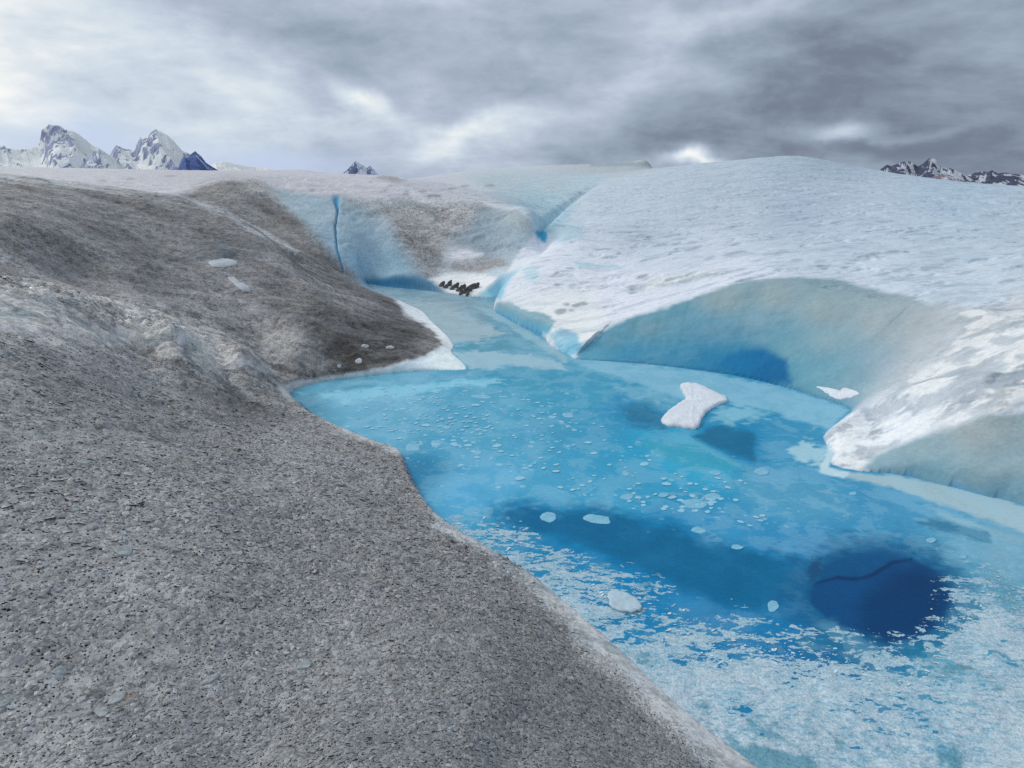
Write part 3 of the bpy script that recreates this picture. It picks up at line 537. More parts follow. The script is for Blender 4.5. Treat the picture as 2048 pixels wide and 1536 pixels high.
wreg([(1880,1035),(1980,1065),(1985,1085),(1900,1070),(1840,1045)], 6, (60,128,172), .5, 6)
# the shaft's depth painted on the surface: unbuilt lighter ledge, dark core, refracted edge line
wreg([(1560,1190),(1600,1110),(1690,1075),(1790,1075),(1880,1105),(1935,1170),(1940,1230),(1880,1290),(1780,1310),(1660,1290),(1590,1240)], 34, (24,104,158), .2, 22)
wreg(HOLE, 13, (14,90,150), .0, 8)
wreg([(1632,1160),(1672,1152),(1722,1156),(1752,1146),(1790,1124),(1826,1118),(1870,1140),(1903,1190),(1888,1240),(1845,1272),(1780,1285),(1715,1270),(1655,1240),(1620,1205)], 5, (12,80,142), .0, 2)
wreg([(1715,1215),(1730,1190),(1775,1160),(1830,1136),(1872,1145),(1902,1195),(1884,1238),(1838,1270),(1780,1280),(1735,1260)], 26, (6,62,118), .0, 6)
wreg([(1628,1168),(1640,1158),(1672,1149),(1722,1154),(1750,1144),(1790,1121),(1830,1115),(1832,1121),(1792,1128),(1756,1150),(1724,1160),(1672,1156),(1645,1164)], 3, (10,58,112), .0, 2)
wreg([(1612,1135),(1622,1118),(1640,1115),(1638,1140),(1630,1165),(1616,1168)], 5, (24,84,134), .2, 12)
wreg([(1560,1290),(1660,1250),(1720,1285),(1790,1300),(1860,1285),(1915,1225),(1925,1180),(1950,1200),(1940,1260),(1880,1310),(1800,1335),(1700,1320)], 16, (34,116,164), .4, 26)
SLUSH = [(915,1052),(1000,1072),(1090,1112),(1190,1160),(1290,1215),(1380,1262),(1480,1288),(1590,1300),(1660,1312),(1740,1335),(1820,1326),(1880,1290),(1925,1235),(1935,1180),(1985,1165),(2060,1190),(2300,1240),(BIG,1300),(BIG,3000),(1400,3000),(1100,1500),(940,1085)]
_sd = poly_sd(U2.ravel(), V2.ravel(), np.array(SLUSH, float)).reshape(U2.shape)
_wf = np.interp(U2, [880, 1150, 1400], [.35, .7, 1.]); _sd = np.where(_sd > 0, _sd/_wf, _sd)
slush = np.interp(_sd, [-420, -260, -140, -60, 0, 50, 95], [1.2, 1.02, .90, .74, .50, .30, .0])+.10*fbm(X2*2.4, Y2*2.4, 83, 4)*sstep(95, 40, _sd)
milk = .60+.40*milk
wc = np.clip(wc*(1+sstep(1.0, .80, milk)[...,None]*np.array([-.06, .04, -.04])), .002, .86)
bubz = np.exp(-((U2-960)/260)**2-((V2-855)/75)**2)+.8*np.exp(-((U2-1440)/170)**2-((V2-1010)/45)**2)+.35*np.exp(-((U2-1150)/350)**2-((V2-960)/110)**2)
bubz = np.clip(bubz*(.75+.8*fbm(X2*1.6, Y2*1.6, 85, 3)), 0, 1)*sstep(.3, .1, slush)
_hs = poly_sd(U2.ravel(), V2.ravel(), np.array(HOLE, float)).reshape(U2.shape)+8*fbm(X2*5, Y2*5, 81, 3)
Z2 = .004*fbm(X2*2, Y2*2, 79, 2)+.022*sstep(.5, .95, slush)*(.5+fbm(X2*5, Y2*5, 80, 4))
keep = poly_sd(X2.ravel(), Y2.ravel(), SHW[:,:2]).reshape(X2.shape) < .5
f2 = grid_faces(*A2.shape); fk = (keep[:-1,:-1] & keep[1:,1:]); f2 = f2[fk]
ids, inv = np.unique(f2, return_inverse=True)
o = mesh_np('pool_water', np.stack([X2, Y2, Z2], -1).reshape(-1,3)[ids], inv.reshape(-1,4), water_material(), True, {'Col': wc.reshape(-1,3)[ids], 'Milk': milk.ravel()[ids], 'Bub': bubz.ravel()[ids], 'Slush': slush.ravel()[ids]})
tag(o, 'clear blue meltwater pool and channel skinned with thin milky ice and slush', 'water', kind='structure')
# ------------------------------------------------------------------ loose ice and grit
def slab(name, outline, z0, h, mat, rough=.25, dome=.0, base=None, attrs=None, sub_=6):
    """an irregular thin slab from an outline in x, y; base(x, y) gives the height it lies on"""
    P = np.array(outline, float); P = closed_smooth(P, sub_)[:, :2]; n = len(P); c = P.mean(0)
    P = c+(P-c)*(1+rough*.25*np.array([fbm(np.array([p[0]*30]), np.array([p[1]*30]), 91, 3)[0] for p in P]))[:,None]
    rings = [(1.0, 0.0), (1.0, .6), (.95, .9), (.8, 1.0), (.5, 1.0+dome*.6), (.2, 1.0+dome)]
    vs = []
    for s, k in rings:
        Q = c+(P-c)*s; b = base(Q[:,0], Q[:,1]) if base is not None else np.zeros(n)
        nz = rough*.6*fbm(Q[:,0]*18, Q[:,1]*18, 93, 3)*min(k, 1)
        vs.append(np.column_stack([Q, b+z0+h*(k+nz)]))
    b = float(base(c[0], c[1])[0]) if base is not None else 0.
    vs.append(np.array([[c[0], c[1], b+z0+h*(1+dome)]])); VV = np.vstack(vs)
    org = np.array([c[0], c[1], b+z0]); fs = []
    for r in range(len(rings)-1):
        for i in range(n):
            j = (i+1) % n; fs.append((r*n+i, r*n+j, (r+1)*n+j, (r+1)*n+i))
    L = (len(rings)-1)*n
    for i in range(n): fs.append((L+i, L+(i+1) % n, len(VV)-1))
    me = bpy.data.meshes.new(name); me.from_pydata((VV-org).tolist(), [], fs); me.materials.append(mat)
    for p in me.polygons: p.use_smooth = True
    o = bpy.data.objects.new(name, me); o.location = org; C.objects.link(o); return o
M_FLOE = snow_material('floe_snow', (.74, .79, .86), 28, .5, .6, .10)
M_PLATE = snow_material('plate_ice', (.21, .49, .66), 40, .3, .25, .16)
M_BUB = snow_material('bubble_ice', (.30, .60, .76), 60, .4, .2, .1)
M_PALE = snow_material('pale_plate_ice', (.44, .58, .67), 40, .35, .3, .12)
M_SNOW = snow_material('old_snow', (.50, .53, .57), 30, .6, .6, .12)
M_FLAKE = snow_material('flake_ice', (.36, .40, .41), 60, .4, .5, .3)
def pxpoly(pts, z=0): return np.column_stack(onplane([p[0] for p in pts], [p[1] for p in pts], z))
o = slab('ice_floe', pxpoly([(1362,770),(1395,771),(1425,785),(1455,800),(1432,813),(1414,824),(1404,838),(1394,856),(1360,856),(1326,846),(1331,830),(1356,811),(1371,800),(1365,785)]), -.01, .06, M_FLOE, .3, .06)
tag(o, 'thick white snow-covered ice floe shaped like a fin in front of the hollowed bank', 'ice floe')
PL = [(825,895,34,18,'rounded ice plate with a raised rim touching the dirty shore'),(1097,1035,36,20,'oval pale ice pan at the upper edge of the dark blue basin, left of two'),(1193,1039,62,20,'long pale ice pan at the upper edge of the dark blue basin, right of two'),(1136,831,24,12,'small oval ice pan alone in the middle of the far pool'),(773,802,28,9,'flat pale ice pan near the left end of the pool'),(833,797,30,9,'flat ice pan second from the left end of the pool'),(964,794,42,7,'narrow long ice pan near the far edge of the pool'),(872,887,22,14,'squarish ice pan right of the plate on the dirty shore'),(954,905,22,9,'teardrop ice pan amid the bubbles left of centre'),(1251,947,14,10,'round ice pan between bubbles right of centre'),(1327,990,24,10,'oval ice pan at the left of a row of three'),(1388,1008,52,18,'large angular ice pan at the middle of a row of three'),(1425,993,36,16,'blurred round ice pan at the right of a row of three'),(1255,994,28,14,'rounded ice pan above the dark basin, right of centre'),(1523,942,34,16,'kite shaped ice pan below the dark patch of water'),(1431,946,28,9,'oval ice pan beneath the turquoise patch of water'),(1398,1061,30,14,'fractured ice pan on the right rim of the dark basin'),(1474,1094,24,10,'small ice pan nearest above the shaft on its left'),(1863,1081,22,10,'slim ice pan above the right end of the dark shaft'),(1927,1114,16,9,'small glassy ice pan near the right edge of the pool'),(1705,987,16,7,'tiny ice pan off the tip of the snow spit'),(839,829,12,7,'little round ice pan in the left arm of the pool'),(892,855,18,7,'thin oval ice pan left of the bubble field'),(1545,1212,24,24,'rounded grey blue ice pan left of the dark shaft')]
for u, v, w, h, lb in PL:
    k = 9; ang = random.uniform(-.3, .3); pts = []
    for i in range(k):
        a = 2*math.pi*i/k; q = random.uniform(.78, 1.12); pts.append((u+w/2*q*math.cos(a), v+h/2*q*math.sin(a)+.12*w*math.cos(a)*ang))
    tag(slab('ice_pan', pxpoly(pts), .001, .003, M_PLATE, .5), lb, 'ice pan', 'ice pans frozen into the pool')
tag(slab('ice_plate', pxpoly([(1216,1190),(1232,1184),(1252,1190),(1270,1200),(1283,1216),(1270,1226),(1240,1226),(1220,1214)]), .012, .014, M_PALE, .5, .1), 'white rounded ice plate resting in the slush beside the dirty bank', 'ice plate')
gz = lambda x, y: ground(x, y)
def on_slope(name, pts, h, mat, z0=-.01, dome=.3, rough=.5, sub_=6):
    W = np.array([hit(u, v)[:2] for u, v in pts]); return slab(name, W, z0, h, mat, rough, dome, gz, sub_=sub_)
tag(on_slope('snow_patch', [(1632,773),(1655,776),(1672,786),(1690,782),(1686,776),(1702,779),(1716,784),(1718,788),(1700,795),(1680,799),(1662,792),(1645,781)], .02, M_FLOE), 'ragged white snow patch lying in the hollow of the blue ice bank', 'snow patch')
for pts, lb in [([(456,556),(470,555),(478,564),(490,568),(502,580),(488,584),(472,572)], 'white snow patch on the dirty slope below the dark icy notch'),
                ([(418,524),(440,519),(458,518),(476,525),(468,532),(446,535),(425,534)], 'white snow patch filling the floor of the icy notch in the dirty slope'),
                ([(352,680),(372,678),(402,684),(396,690),(368,690)], 'long snow patch on the pale hummocks of the dirty slope'),
                ]:
    tag(on_slope('snow_patch', pts, .025, M_SNOW), lb, 'snow patch', 'snow patches')
for u, v, w, h, lb in [(731,693,20,6,'pale ice chunk highest on the black silt by the channel mouth'),(781,696,22,5,'flat pale ice chunk on the black silt nearest the white bank'),(718,723,16,10,'upright pale ice chunk on the black silt beside the pool edge'),(679,733,10,6,'smallest pale ice chunk on the black silt, far left of its kind')]:
    pts = [(u+w/2*random.uniform(.7, 1.1)*math.cos(a), v+h/2*random.uniform(.7, 1.1)*math.sin(a)) for a in np.linspace(0, 2*math.pi, 8)[:-1]]
    tag(on_slope('ice_chunk', pts, .04, M_SNOW, -.02, .3, .8, 2), lb, 'ice chunk', 'ice chunks on the black silt')
for u, v, w, h, sl_, lb in [(235,1396,42,20,-.5,'long pale ice flake beside the orange straw in the foreground'),(205,1424,30,18,-.4,'ice flake just below the one beside the straw'),(120,1343,30,18,-.2,'squarish pale ice flake in the lower left foreground'),(424,1358,40,16,-.6,'tilted pale ice flake right of the orange straw'),(8,1408,30,18,-.4,'pale ice flake cut by the left edge of the photo'),(776,1384,20,14,.2,'small bright ice flake in the bottom middle of the dirty ice'),(170,924,30,10,0,'pale rounded ice lump on the middle left of the dirty ice'),(249,1103,42,22,0,'bluish white ice lump bulging from the dirty ice at left'),(610,1330,30,20,-.3,'pale flat ice flake in the bottom centre left'),(152,1020,18,10,0,'faint ice flake above the bluish lump')]:
    pts = []
    for a in np.linspace(0, 2*math.pi, 8)[:-1]:
        q = random.uniform(.75, 1.1); cx = w/2*q*math.cos(a); pts.append((u+cx, v+h/2*q*math.sin(a)+sl_*cx*.8))
    tag(on_slope('ice_flake', pts, .007, M_FLAKE, -.001, .15, .9, 2), lb, 'ice flake', 'large flakes on the dirty ice')
# straw
def straw():
    P0 = hit(262,1398); d = np.array([.05, .012, .006]); vs = []; fs = []
    for k, (oy, oz, ln) in enumerate([(0,0,1.1),(.004,.003,.85),(-.004,.002,.7)]):
        b = len(vs); n = 5
        for i in range(n):
            t = i/(n-1); c = np.array([0, 0, .014])+d*(t-.5)*ln*1.3+np.array([0, oy*(1+t*2), oz+.004*math.sin(t*3)])
            for a in range(4): vs.append(c+.0017*(1-.5*t)*np.array([0, math.cos(a*math.pi/2), math.sin(a*math.pi/2)]))
        for i in range(n-1):
            for a in range(4): fs.append((b+i*4+a, b+i*4+(a+1) % 4, b+(i+1)*4+(a+1) % 4, b+(i+1)*4+a))
    me = bpy.data.meshes.new('dry_straw'); me.from_pydata([tuple(q) for q in vs], [], fs); me.materials.append(snow_material('straw', (.42, .25, .11), 90, .6, .2, .2))
    o = bpy.data.objects.new('dry_straw', me); o.location = P0; C.objects.link(o); return tag(o, 'small tuft of dry orange straw beside a pale ice flake', 'straw')
straw()
# dark stones at the end of the channel
def rock_mesh(name, sx, sy, sz, seed, mat):
    import bmesh
    bm = bmesh.new(); bmesh.ops.create_icosphere(bm, subdivisions=3, radius=1.0)
    for v in bm.verts:
        c = v.co; q = 1+.35*fbm(np.array([c.x*1.7+seed]), np.array([c.y*1.7+c.z*1.3]), seed, 3)[0]
        st = .3*round(c.z*2)/2-.2*abs(c.x)
        v.co = (c.x*q*sx, c.y*q*sy, (c.z*q+st)*sz)
    me = bpy.data.meshes.new(name); bm.to_mesh(me); bm.free(); me.materials.append(mat); return me
M_ROCK = snow_material('dark_stone', (.11, .108, .105), 25, .8, .8, .6)
STN = [(884,572,.16,.5),(892,576,.14,.7),(899,571,.16,.6),(905,579,.14,.9),(912,575,.18,.6),(918,582,.16,.8),(925,578,.18,.6),(931,585,.17,.7),(938,583,.15,.6),(945,578,.24,.25),(952,575,.18,.2),(935,590,.12,.8),(922,588,.12,.8)]
for i, (u, v, s, e) in enumerate(STN):
    p = hit(u, v); me = rock_mesh('stone', s*.40, s*.26, s*.62, 100+i, M_ROCK); o = bpy.data.objects.new('stone', me); C.objects.link(o)
    o.location = (p[0], p[1], p[2]+.03); o.rotation_euler = (random.uniform(-.4, .4), random.uniform(.2, .7)+(1-e)*.6, random.uniform(-.5, .5))
    tag(o, 'dark brown stone in the jagged row at the end of the channel', 'stone', 'stones at the end of the channel')
# bubbles: flat white discs frozen under the surface
def disc_mesh(name, n, seed):
    rr = np.random.default_rng(seed); vs = [(0, 0, .5)]; a = np.linspace(0, 2*math.pi, n+1)[:-1]; q = rr.uniform(.8, 1.1, n)
    for k, zz in ((.75, .45), (1., .0)):
        for i in range(n): vs.append((k*q[i]*math.cos(a[i]), k*q[i]*math.sin(a[i]), zz))
    fs = [(0, 1+i, 1+(i+1) % n) for i in range(n)]+[(1+i, 1+n+i, 1+n+(i+1) % n, 1+(i+1) % n) for i in range(n)]
    me = bpy.data.meshes.new(name); me.from_pydata(vs, [], fs); me.materials.append(M_BUB)
    for p in me.polygons: p.use_smooth = True
    return me
DM = [disc_mesh('ice_bubble', 9, s) for s in range(5)]
ZON = np.array([(640,800),(760,775),(1000,780),(1180,820),(1230,860),(1330,930),(1480,960),(1560,1010),(1500,1060),(1330,1020),(1200,1000),(1100,990),(980,930),(880,900),(760,870)], float)
cnt = 0
while cnt < 285:
    u = random.uniform(640, 1560); v = random.uniform(775, 1060)
    den = .25+.75*math.exp(-((u-960)/190)**2-((v-850)/60)**2)+.5*math.exp(-((u-1400)/120)**2-((v-1000)/40)**2)
    if random.random() > den or poly_sd(np.array([u]), np.array([v]), ZON)[0] > 0: continue
    s = random.uniform(.012, .028)*(1.0+.6*(random.random() < .12)); x, y = onplane(u, v)
    o = bpy.data.objects.new('ice_bubble', DM[cnt % 5]); C.objects.link(o); o.location = (float(x), float(y), .004); o.scale = (s*1.4, s, .004); o.rotation_euler = (0, 0, random.uniform(-.5, .8))
    tag(o, 'small white bubble disc frozen into the surface of the blue pool', 'ice bubble', 'bubbles frozen into the pool'); cnt += 1
# ice crystals and silt grains of the near dirty slope (nobody could count them)
def chips(name, n, smin, smax, rmin, rmax, cfun, flat, mat, label, cat, spread):
    az = RNG.uniform(-.95, .62, n*3); r = np.exp(RNG.uniform(math.log(rmin), math.log(rmax), n*3))
    x = r*np.sin(az); y = r*np.cos(az); z, sd, _ = height(az, r)
    u, v = project(x, y, z)
    ia = np.clip(np.searchsorted(AZ, az), 0, na-1); ir = np.clip(np.searchsorted(LR, np.log(r)), 0, nr-1)
    ok = (sd > .02) & (DIRT[ia, ir] > RNG.uniform(.55, .95, n*3)) & (fbm(x*2.3, y*2.3, 111, 3) > RNG.uniform(-.9, .5, n*3)*spread)
    x, y, z, ia, ir, r = [q[ok][:n] for q in (x, y, z, ia, ir, r)]; n = len(x); k = 6
    s = smin+(smax-smin)*RNG.random(n)**2.6; s = s*np.clip(r/3.2, .75, 1.2)
    ang = RNG.uniform(0, 2*math.pi, n); el = RNG.uniform(.5, 1., n)
    tx = RNG.normal(0, .22, n); ty = RNG.normal(0, .22, n)
    nm = NRM[ia, ir]
    vs = np.zeros((n, k+1, 3)); cs = np.zeros((n, k+1, 3)); c = cfun(n, COL[ia, ir])
    for i in range(k+1):
        if i == k: lx = RNG.uniform(-.2, .2, n)*s; ly = RNG.uniform(-.2, .2, n)*s; lz = s*flat
        else:
            q = RNG.uniform(.65, 1.15, n); a = 2*math.pi*i/k; lx = s*q*np.cos(a); ly = s*q*el*np.sin(a); lz = -s*flat*.3*np.ones(n)
        gx = lx*np.cos(ang)-ly*np.sin(ang); gy = lx*np.sin(ang)+ly*np.cos(ang)
        gz_ = lz+gx*tx+gy*ty-(gx*nm[:,0]+gy*nm[:,1])/np.maximum(nm[:,2], .3)
        vs[:,i] = np.column_stack([x+gx, y+gy, z+gz_]); cs[:,i] = c
    b = (np.arange(n)*(k+1))[:,None]; fs = np.concatenate([np.column_stack([b[:,0]+i, b[:,0]+(i+1) % k, b[:,0]+k]) for i in range(k)])
    o = mesh_np(name, vs.reshape(-1,3), fs, mat, False, {'Col': cs.reshape(-1,3)}); return tag(o, label, cat, kind='stuff')
def ccol(n, base):
    b = .75+1.25*RNG.beta(1.4, 2.6, n); t = RNG.uniform(0, 1, n)
    return np.clip(base*b[:,None]*np.stack([.96+.05*t, np.ones(n), 1.06-.06*t], -1), 0, .6)
def gcol(n, base):
    b = RNG.uniform(.012, .06, n); return np.stack([b, b, b*1.02], -1)
M_CR = attr_material('crystal_ice', .35, .35, 90); M_GR = attr_material('silt', .8, .15, 120)
chips('ice_crystals', 72000, .006, .030, 1.3, 8.5, ccol, .22, M_CR, 'coarse translucent grey ice crystals covering the near dirty slope', 'ice crystals', 1.)
chips('silt_gravel', 44000, .004, .0115, 1.3, 7.5, gcol, .5, M_GR, 'dark silt grains sprinkled over the near dirty ice', 'silt', 1.2)
# ice shards in the slush
def shards(n):
    u = RNG.uniform(900, 2048, n*6); v = RNG.uniform(1030, 1536, n*6)
    d = poly_sd(u, v, np.array(SLUSH, float)); ok = np.abs(d+14) < np.abs(RNG.normal(0, 26, n*6)); ok &= (d > -130)
    u, v = u[ok][:n], v[ok][:n]; x, y = onplane(u, v); n = len(x); k = 5
    s = .004+.018*RNG.random(n)**3; ang = RNG.uniform(-.7, .5, n)+.2; el = RNG.uniform(.2, .6, n); tx = RNG.normal(0, .05, n); ty = RNG.normal(0, .05, n)
    vs = np.zeros((n, k, 3)); b = RNG.beta(2, 2, n); c = np.stack([.34+.40*b, .58+.24*b, .70+.15*b], -1)
    for i in range(k):
        q = RNG.uniform(.6, 1.2, n); a = 2*math.pi*i/k; lx = s*q*np.cos(a); ly = s*q*el*np.sin(a)
        gx = lx*np.cos(ang)-ly*np.sin(ang); gy = lx*np.sin(ang)+ly*np.cos(ang)
        vs[:,i] = np.column_stack([x+gx, y+gy, .004+.003*RNG.random(n)+gx*tx+gy*ty])
    fs = np.arange(n*k).reshape(n, k)
    return tag(mesh_np('ice_shards', vs.reshape(-1,3), fs, attr_material('shard_ice', .15, .5, 60), False, {'Col': np.repeat(c, k, 0)}), 'thin broken ice shards strewn along the slush edge of the pool', 'ice shards', kind='stuff')
shards(1100)
# ------------------------------------------------------------------ far mountains (distance haze mixed into rock and snow colours)
def mountain(sil, dist, depth, rock, snow, cover, seed, label, spur=.35, jag=1.0, vb=372):
    sil = np.array(sil, float); ns, nq = 260, 90
    us = np.linspace(sil[0,0], sil[-1,0], ns); vsil = np.interp(us, sil[:,0], sil[:,1])
    hgt0 = (vb-vsil); env = np.clip(hgt0/40, 0, 1)
    vsil = vsil-jag*env*(1.6*np.abs(fbm(us*.22, us*0, seed, 3))+.8*fbm(us*.7, us*0, seed+3, 2))
    a, t = aztan(us, vsil); a0, tb = aztan(us, np.full(ns, vb))
    q = np.linspace(-1, 1, nq); ztop = CAMZ+dist*t; zb = CAMZ+dist*tb
    Aq, Qq = np.meshgrid(a, q, indexing='ij'); Zt = np.repeat(ztop[:,None], nq, 1); Zb = np.repeat(zb[:,None], nq, 1)
    su = Aq*dist/300.; rid = 1-np.abs(fbm(su*2.2+Qq*1.2, Qq*1.4, seed+9, 4))*2
    fall = np.clip(1-np.abs(Qq)**(.8+.35*rid*spur*2), 0, 1)
    Z = Zb+(Zt-Zb)*fall+(Zt-Zb)*spur*.5*(rid-.6)*np.abs(Qq)*np.clip(1-np.abs(Qq), 0, 1)*2
    top = Zt-.004*dist*np.abs(Qq)*.5
    Z = np.minimum(Z, np.where(np.abs(Qq) < .02, Zt, top))
    D = dist+Qq*depth; X = D*np.sin(Aq); Y = D*np.cos(Aq); VV = np.stack([X, Y, Z], -1)
    g = np.gradient(Z, axis=1); sn = .5+.25*(rid-.5)*-1+.12*fbm(su*6, Qq*7, seed+20, 4)-.25*np.clip(np.gradient(Z, axis=0)/(np.abs(np.gradient(X, axis=0))+1e-3), -1, 1)
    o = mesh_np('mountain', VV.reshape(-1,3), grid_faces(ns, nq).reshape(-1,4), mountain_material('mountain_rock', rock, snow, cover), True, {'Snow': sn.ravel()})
    return tag(o, label, 'mountain', kind='structure')
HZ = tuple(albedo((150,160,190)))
RL = tuple(albedo((126,137,166))); SL = tuple(albedo((208,224,240)))  # left range colours lightened toward the sky as painted haze
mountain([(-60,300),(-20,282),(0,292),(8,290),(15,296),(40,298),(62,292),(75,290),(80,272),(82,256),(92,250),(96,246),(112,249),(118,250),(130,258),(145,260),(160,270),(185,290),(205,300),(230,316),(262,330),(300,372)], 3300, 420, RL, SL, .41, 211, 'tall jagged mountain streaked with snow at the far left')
mountain([(150,345),(185,306),(196,295),(215,308),(240,330),(275,372)], 3000, 200, RL, SL, .40, 223, 'small snowy spur peak between the two left mountains', vb=372)
mountain([(205,340),(225,300),(232,290),(250,298),(268,300),(275,285),(280,274),(296,272),(302,264),(312,258),(320,262),(335,270),(350,284),(365,302),(385,310),(405,320),(440,345),(470,372)], 3400, 420, RL, SL, .36, 231, 'snowy mountain with a broad white face second from the left')
mountain([(352,345),(362,320),(368,310),(376,315),(384,306),(390,302),(402,312),(412,325),(425,334),(440,342),(455,352)], 2700, 160, tuple(albedo((70,90,138))), tuple(albedo((150,170,205))), .72, 243, 'dark blue triangular rock peak right of the snowy left mountains', jag=.6)
mountain([(400,345),(430,326),(450,322),(470,328),(500,332),(535,336),(560,350)], 4200, 300, SL, tuple(albedo((220,232,244))), .2, 251, 'low pure white snow ridge trailing off right of the dark peak', jag=.5)
mountain([(686,346),(700,334),(711,321),(716,324),(726,330),(733,336),(740,331),(748,338),(757,350),(762,362)], 3000, 150, tuple(albedo((78,92,126))), tuple(albedo((190,202,222))), .52, 262, 'small lone pyramid peak above the middle of the plateau', jag=.8)
RR_ = tuple(albedo((62,68,90))); SR = tuple(albedo((170,178,192)))
mountain([(1735,362),(1745,346),(1760,340),(1772,330),(1785,331),(1798,325),(1815,320),(1825,323),(1835,332),(1845,328),(1855,318),(1863,314),(1872,318),(1878,330),(1890,336),(1902,336),(1915,342),(1935,352),(1960,368)], 2800, 260, RR_, SR, .56, 274, 'dark rocky twin-topped mountain dusted with snow at the far right', vb=390)
mountain([(1910,372),(1935,350),(1950,346),(1960,342),(1975,344),(1985,341),(1995,346),(2010,345),(2030,348),(2060,350),(2120,346),(2200,360),(2300,385)], 3100, 260, RR_, SR, .50, 283, 'low dark ridge running off the right edge of the photo', vb=392)
mountain([(1820,380),(1845,362),(1868,352),(1890,350),(1920,356),(1950,366),(1975,378)], 2500, 120, tuple(albedo((104,98,108))), SR, .62, 291, 'brownish foothill in front of the right mountain', vb=392, jag=.5)
# ------------------------------------------------------------------ world: overcast sky
W = bpy.data.worlds.new('World'); bpy.context.scene.world = W; W.use_nodes = True; T = W.node_tree; T.nodes.clear()
class WT(NT):
    def __init__(s): s.t = T
N = WT()
SUN_EL, SUN_AZ = math.radians(38), math.radians(-62)      # azimuth from +Y, negative = left
tc = N.n('ShaderNodeTexCoord'); dirv = N.n('ShaderNodeVectorMath', operation='NORMALIZE'); T.links.new(tc.outputs['Generated'], dirv.inputs[0]); D0 = dirv.outputs[0]
sx = N.n('ShaderNodeSeparateXYZ'); T.links.new(D0, sx.inputs[0])
den = N.math('ADD', N.math('MAXIMUM', sx.outputs[2], 0.), .34)
cx = N.n('ShaderNodeCombineXYZ'); N.set(cx, '0', N.math('DIVIDE', sx.outputs[0], den)); N.set(cx, '1', N.math('DIVIDE', sx.outputs[1], den))
mp = N.n('ShaderNodeMapping'); T.links.new(cx.outputs[0], mp.inputs[0]); mp.inputs['Rotation'].default_value = (0, 0, math.radians(35)); mp.inputs['Scale'].default_value = (.55, 1.25, 1)
f1 = N.noise(mp.outputs[0], 1.5, 8, .58, .6); mq = N.n('ShaderNodeMapping'); T.links.new(D0, mq.inputs[0]); mq.inputs['Scale'].default_value = (1, 1, 2.4); mq.inputs['Rotation'].default_value = (0, math.radians(12), 0); f2n = N.noise(mq.outputs[0], 4.6, 8, .60, .25)
# warp directions so bright gaps get ragged cloud edges
wn = N.n('ShaderNodeTexNoise'); T.links.new(D0, wn.inputs['Vector']); wn.inputs['Scale'].default_value = 7; wn.inputs['Detail'].default_value = 6
w1 = N.n('ShaderNodeVectorMath', operation='SUBTRACT'); T.links.new(wn.outputs['Color'], w1.inputs[0]); w1.inputs[1].default_value = (.5, .5, .5)
w2 = N.n('ShaderNodeVectorMath', operation='SCALE'); T.links.new(w1.outputs[0], w2.inputs[0]); w2.inputs['Scale'].default_value = .10
w3 = N.n('ShaderNodeVectorMath', operation='ADD'); T.links.new(D0, w3.inputs[0]); T.links.new(w2.outputs[0], w3.inputs[1]); DW = w3.outputs[0]
def blob(u, v, wu, wv, rot=0):
    """soft patch of cloud around the direction seen at a pixel; wu, wv in pixels"""
    x, y, z = [float(q) for q in ray(u, v)]; L = math.sqrt(x*x+y*y+z*z); d = np.array([x, y, z])/L
    r = np.cross(d, [0, 0, 1]); r /= np.linalg.norm(r); up = np.cross(r, d)
    a = math.radians(rot); e1 = (r*math.cos(a)+up*math.sin(a))/(wu/F/L); e2 = (-r*math.sin(a)+up*math.cos(a))/(wv/F/L)
    res = None
    for e in (e1, e2):
        dt = N.n('ShaderNodeVectorMath', operation='DOT_PRODUCT'); T.links.new(DW, dt.inputs[0]); dt.inputs[1].default_value = tuple(e)
        q = N.math('MULTIPLY', dt.outputs['Value'], dt.outputs['Value']); res = q if res is None else N.math('ADD', res, q)
    front = N.n('ShaderNodeVectorMath', operation='DOT_PRODUCT'); T.links.new(D0, front.inputs[0]); front.inputs[1].default_value = tuple(d)
    return N.math('MULTIPLY', N.math('EXPONENT', N.math('MULTIPLY', res, -1.)), N.math('GREATER_THAN', front.outputs['Value'], 0.))
BL = [ # u v wu wv rot weight
 (0,150,300,120,-12,.10),(740,195,80,22,-28,.34),(620,220,180,40,-20,.12),(930,262,110,22,15,.24),(870,300,130,22,12,.16),(1385,322,60,14,4,.60),(1340,70,50,50,70,.08),(1480,25,140,30,5,.24),(1690,262,55,18,4,.34),(1820,262,110,14,2,.16),(1270,160,90,40,30,.14),(1130,220,140,50,20,.12),
 (480,30,300,60,-10,-.14),(1150,90,200,90,0,-.05),(1750,120,300,90,10,-.10),(1250,270,200,40,10,-.10),(950,80,220,90,-20,-.10),(1480,230,240,40,18,-.12),(1600,290,160,24,0,-.10),(640,60,200,60,-15,-.08),(1980,40,200,60,0,.10)]
f3n = N.noise(mq.outputs[0], 12.5, 6, .6, .15); Ls = N.math('ADD', N.math('MULTIPLY_ADD', f3n, .30, N.math('MULTIPLY_ADD', f1, .38, -.34)), N.math('MULTIPLY', N.math('SUBTRACT', f2n, .5), .62))
Ls = N.math('ADD', Ls, N.math('MULTIPLY_ADD', sx.outputs[0], -.40, .575))
for u, v, wu, wv, ro, wt in BL: Ls = N.math('ADD', Ls, N.math('MULTIPLY', blob(u, v, wu, wv, ro), wt))
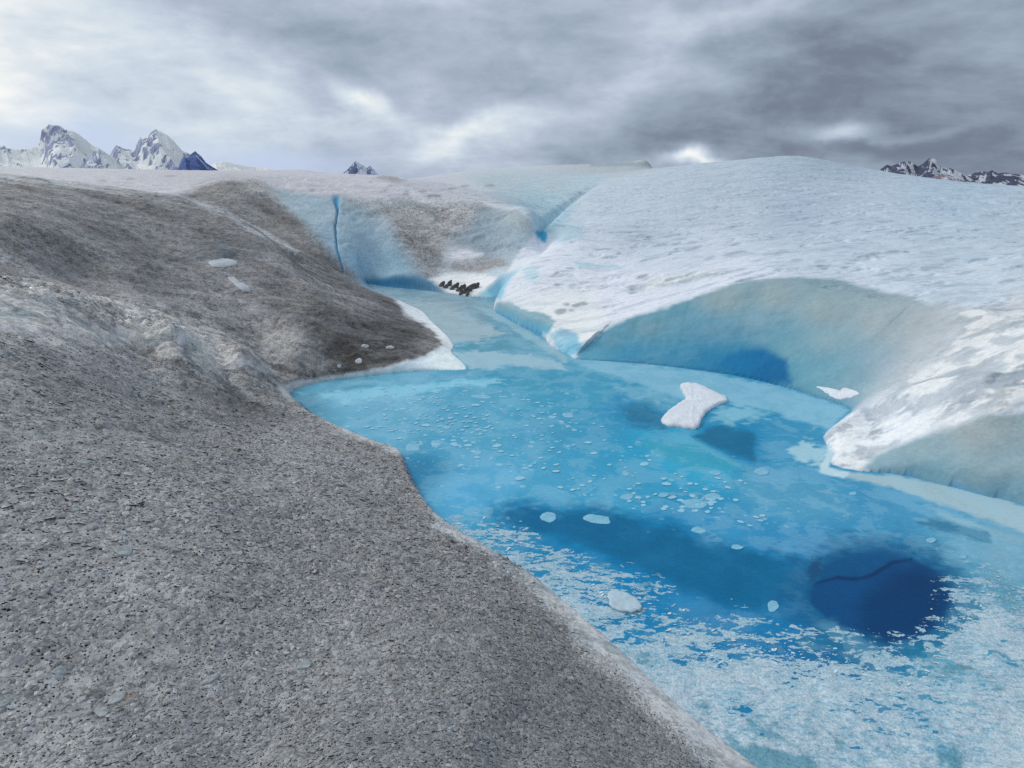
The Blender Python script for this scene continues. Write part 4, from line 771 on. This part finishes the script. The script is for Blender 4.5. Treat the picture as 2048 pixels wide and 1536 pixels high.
# the unseen sky overhead and behind is a bright even overcast
hi_ = N.rng(sx.outputs[2], .38, .75); Ls = N.math('ADD', Ls, N.math('MULTIPLY', hi_, .30))
rp = N.n('ShaderNodeValToRGB'); T.links.new(Ls, rp.inputs[0]); el = rp.color_ramp.elements
stops = [(0., (100,108,126)), (.25, (121,133,150)), (.45, (153,168,186)), (.62, (180,192,210)), (.80, (208,220,231)), (1., (247,249,247))]
el[0].position = 0; el[0].color = tuple(lin(stops[0][1]))+(1,); el[1].position = 1; el[1].color = tuple(lin(stops[-1][1]))+(1,)
for p, c in stops[1:-1]:
    e = el.new(p); e.color = tuple(lin(c))+(1,)
sky = N.n('ShaderNodeTexSky', sky_type='NISHITA', sun_disc=False); sky.sun_elevation = SUN_EL; sky.sun_rotation = SUN_AZ
bs = N.n('ShaderNodeBackground'); T.links.new(sky.outputs[0], bs.inputs[0]); bs.inputs[1].default_value = .10
bc = N.n('ShaderNodeBackground'); T.links.new(rp.outputs[0], bc.inputs[0]); bc.inputs[1].default_value = 1.0
gap = N.math('ADD', blob(200,300,300,45,-4), N.math('MULTIPLY', blob(560,325,150,30,-4), .9)); gap = N.math('MULTIPLY', gap, .8, clamp=True); cc = N.mixc(gap, rp.outputs[0], tuple(lin((188,207,240)))+(1,)); T.links.new(cc, bc.inputs[0]); gap = N.math('MULTIPLY', gap, .12)
mxw = N.n('ShaderNodeMixShader'); N.set(mxw, '0', gap); N.set(mxw, '1', bc.outputs[0]); N.set(mxw, '2', bs.outputs[0])
ow = N.n('ShaderNodeOutputWorld'); T.links.new(mxw.outputs[0], ow.inputs[0])
# ------------------------------------------------------------------ sun behind the cloud
L = bpy.data.lights.new('sun', 'SUN'); L.energy = 1.1; L.angle = math.radians(14); L.color = (1.0, .97, .93)
so = bpy.data.objects.new('sun', L); C.objects.link(so)
from mathutils import Vector
sd_ = Vector((math.sin(SUN_AZ)*math.cos(SUN_EL), math.cos(SUN_AZ)*math.cos(SUN_EL), math.sin(SUN_EL)))
so.rotation_euler = sd_.to_track_quat('Z', 'Y').to_euler(); so.location = (0, 0, 30)
# ------------------------------------------------------------------ camera and output
cam = bpy.data.cameras.new('camera'); cam.sensor_width = 36; cam.lens = 36*F/2048; cam.clip_start = .05; cam.clip_end = 20000
co = bpy.data.objects.new('camera', cam); C.objects.link(co); co.location = (0, 0, CAMZ); co.rotation_euler = (math.pi/2-PITCH, 0, 0)
S = bpy.context.scene; S.camera = co; S.view_settings.view_transform = 'Standard'; S.view_settings.look = 'None'; S.view_settings.exposure = 0; S.view_settings.gamma = 1
S.render.engine = 'CYCLES'; S.cycles.use_denoising = False; S.cycles.max_bounces = 6; S.cycles.transparent_max_bounces = 6; S.cycles.caustics_reflective = False; S.cycles.caustics_refractive = False
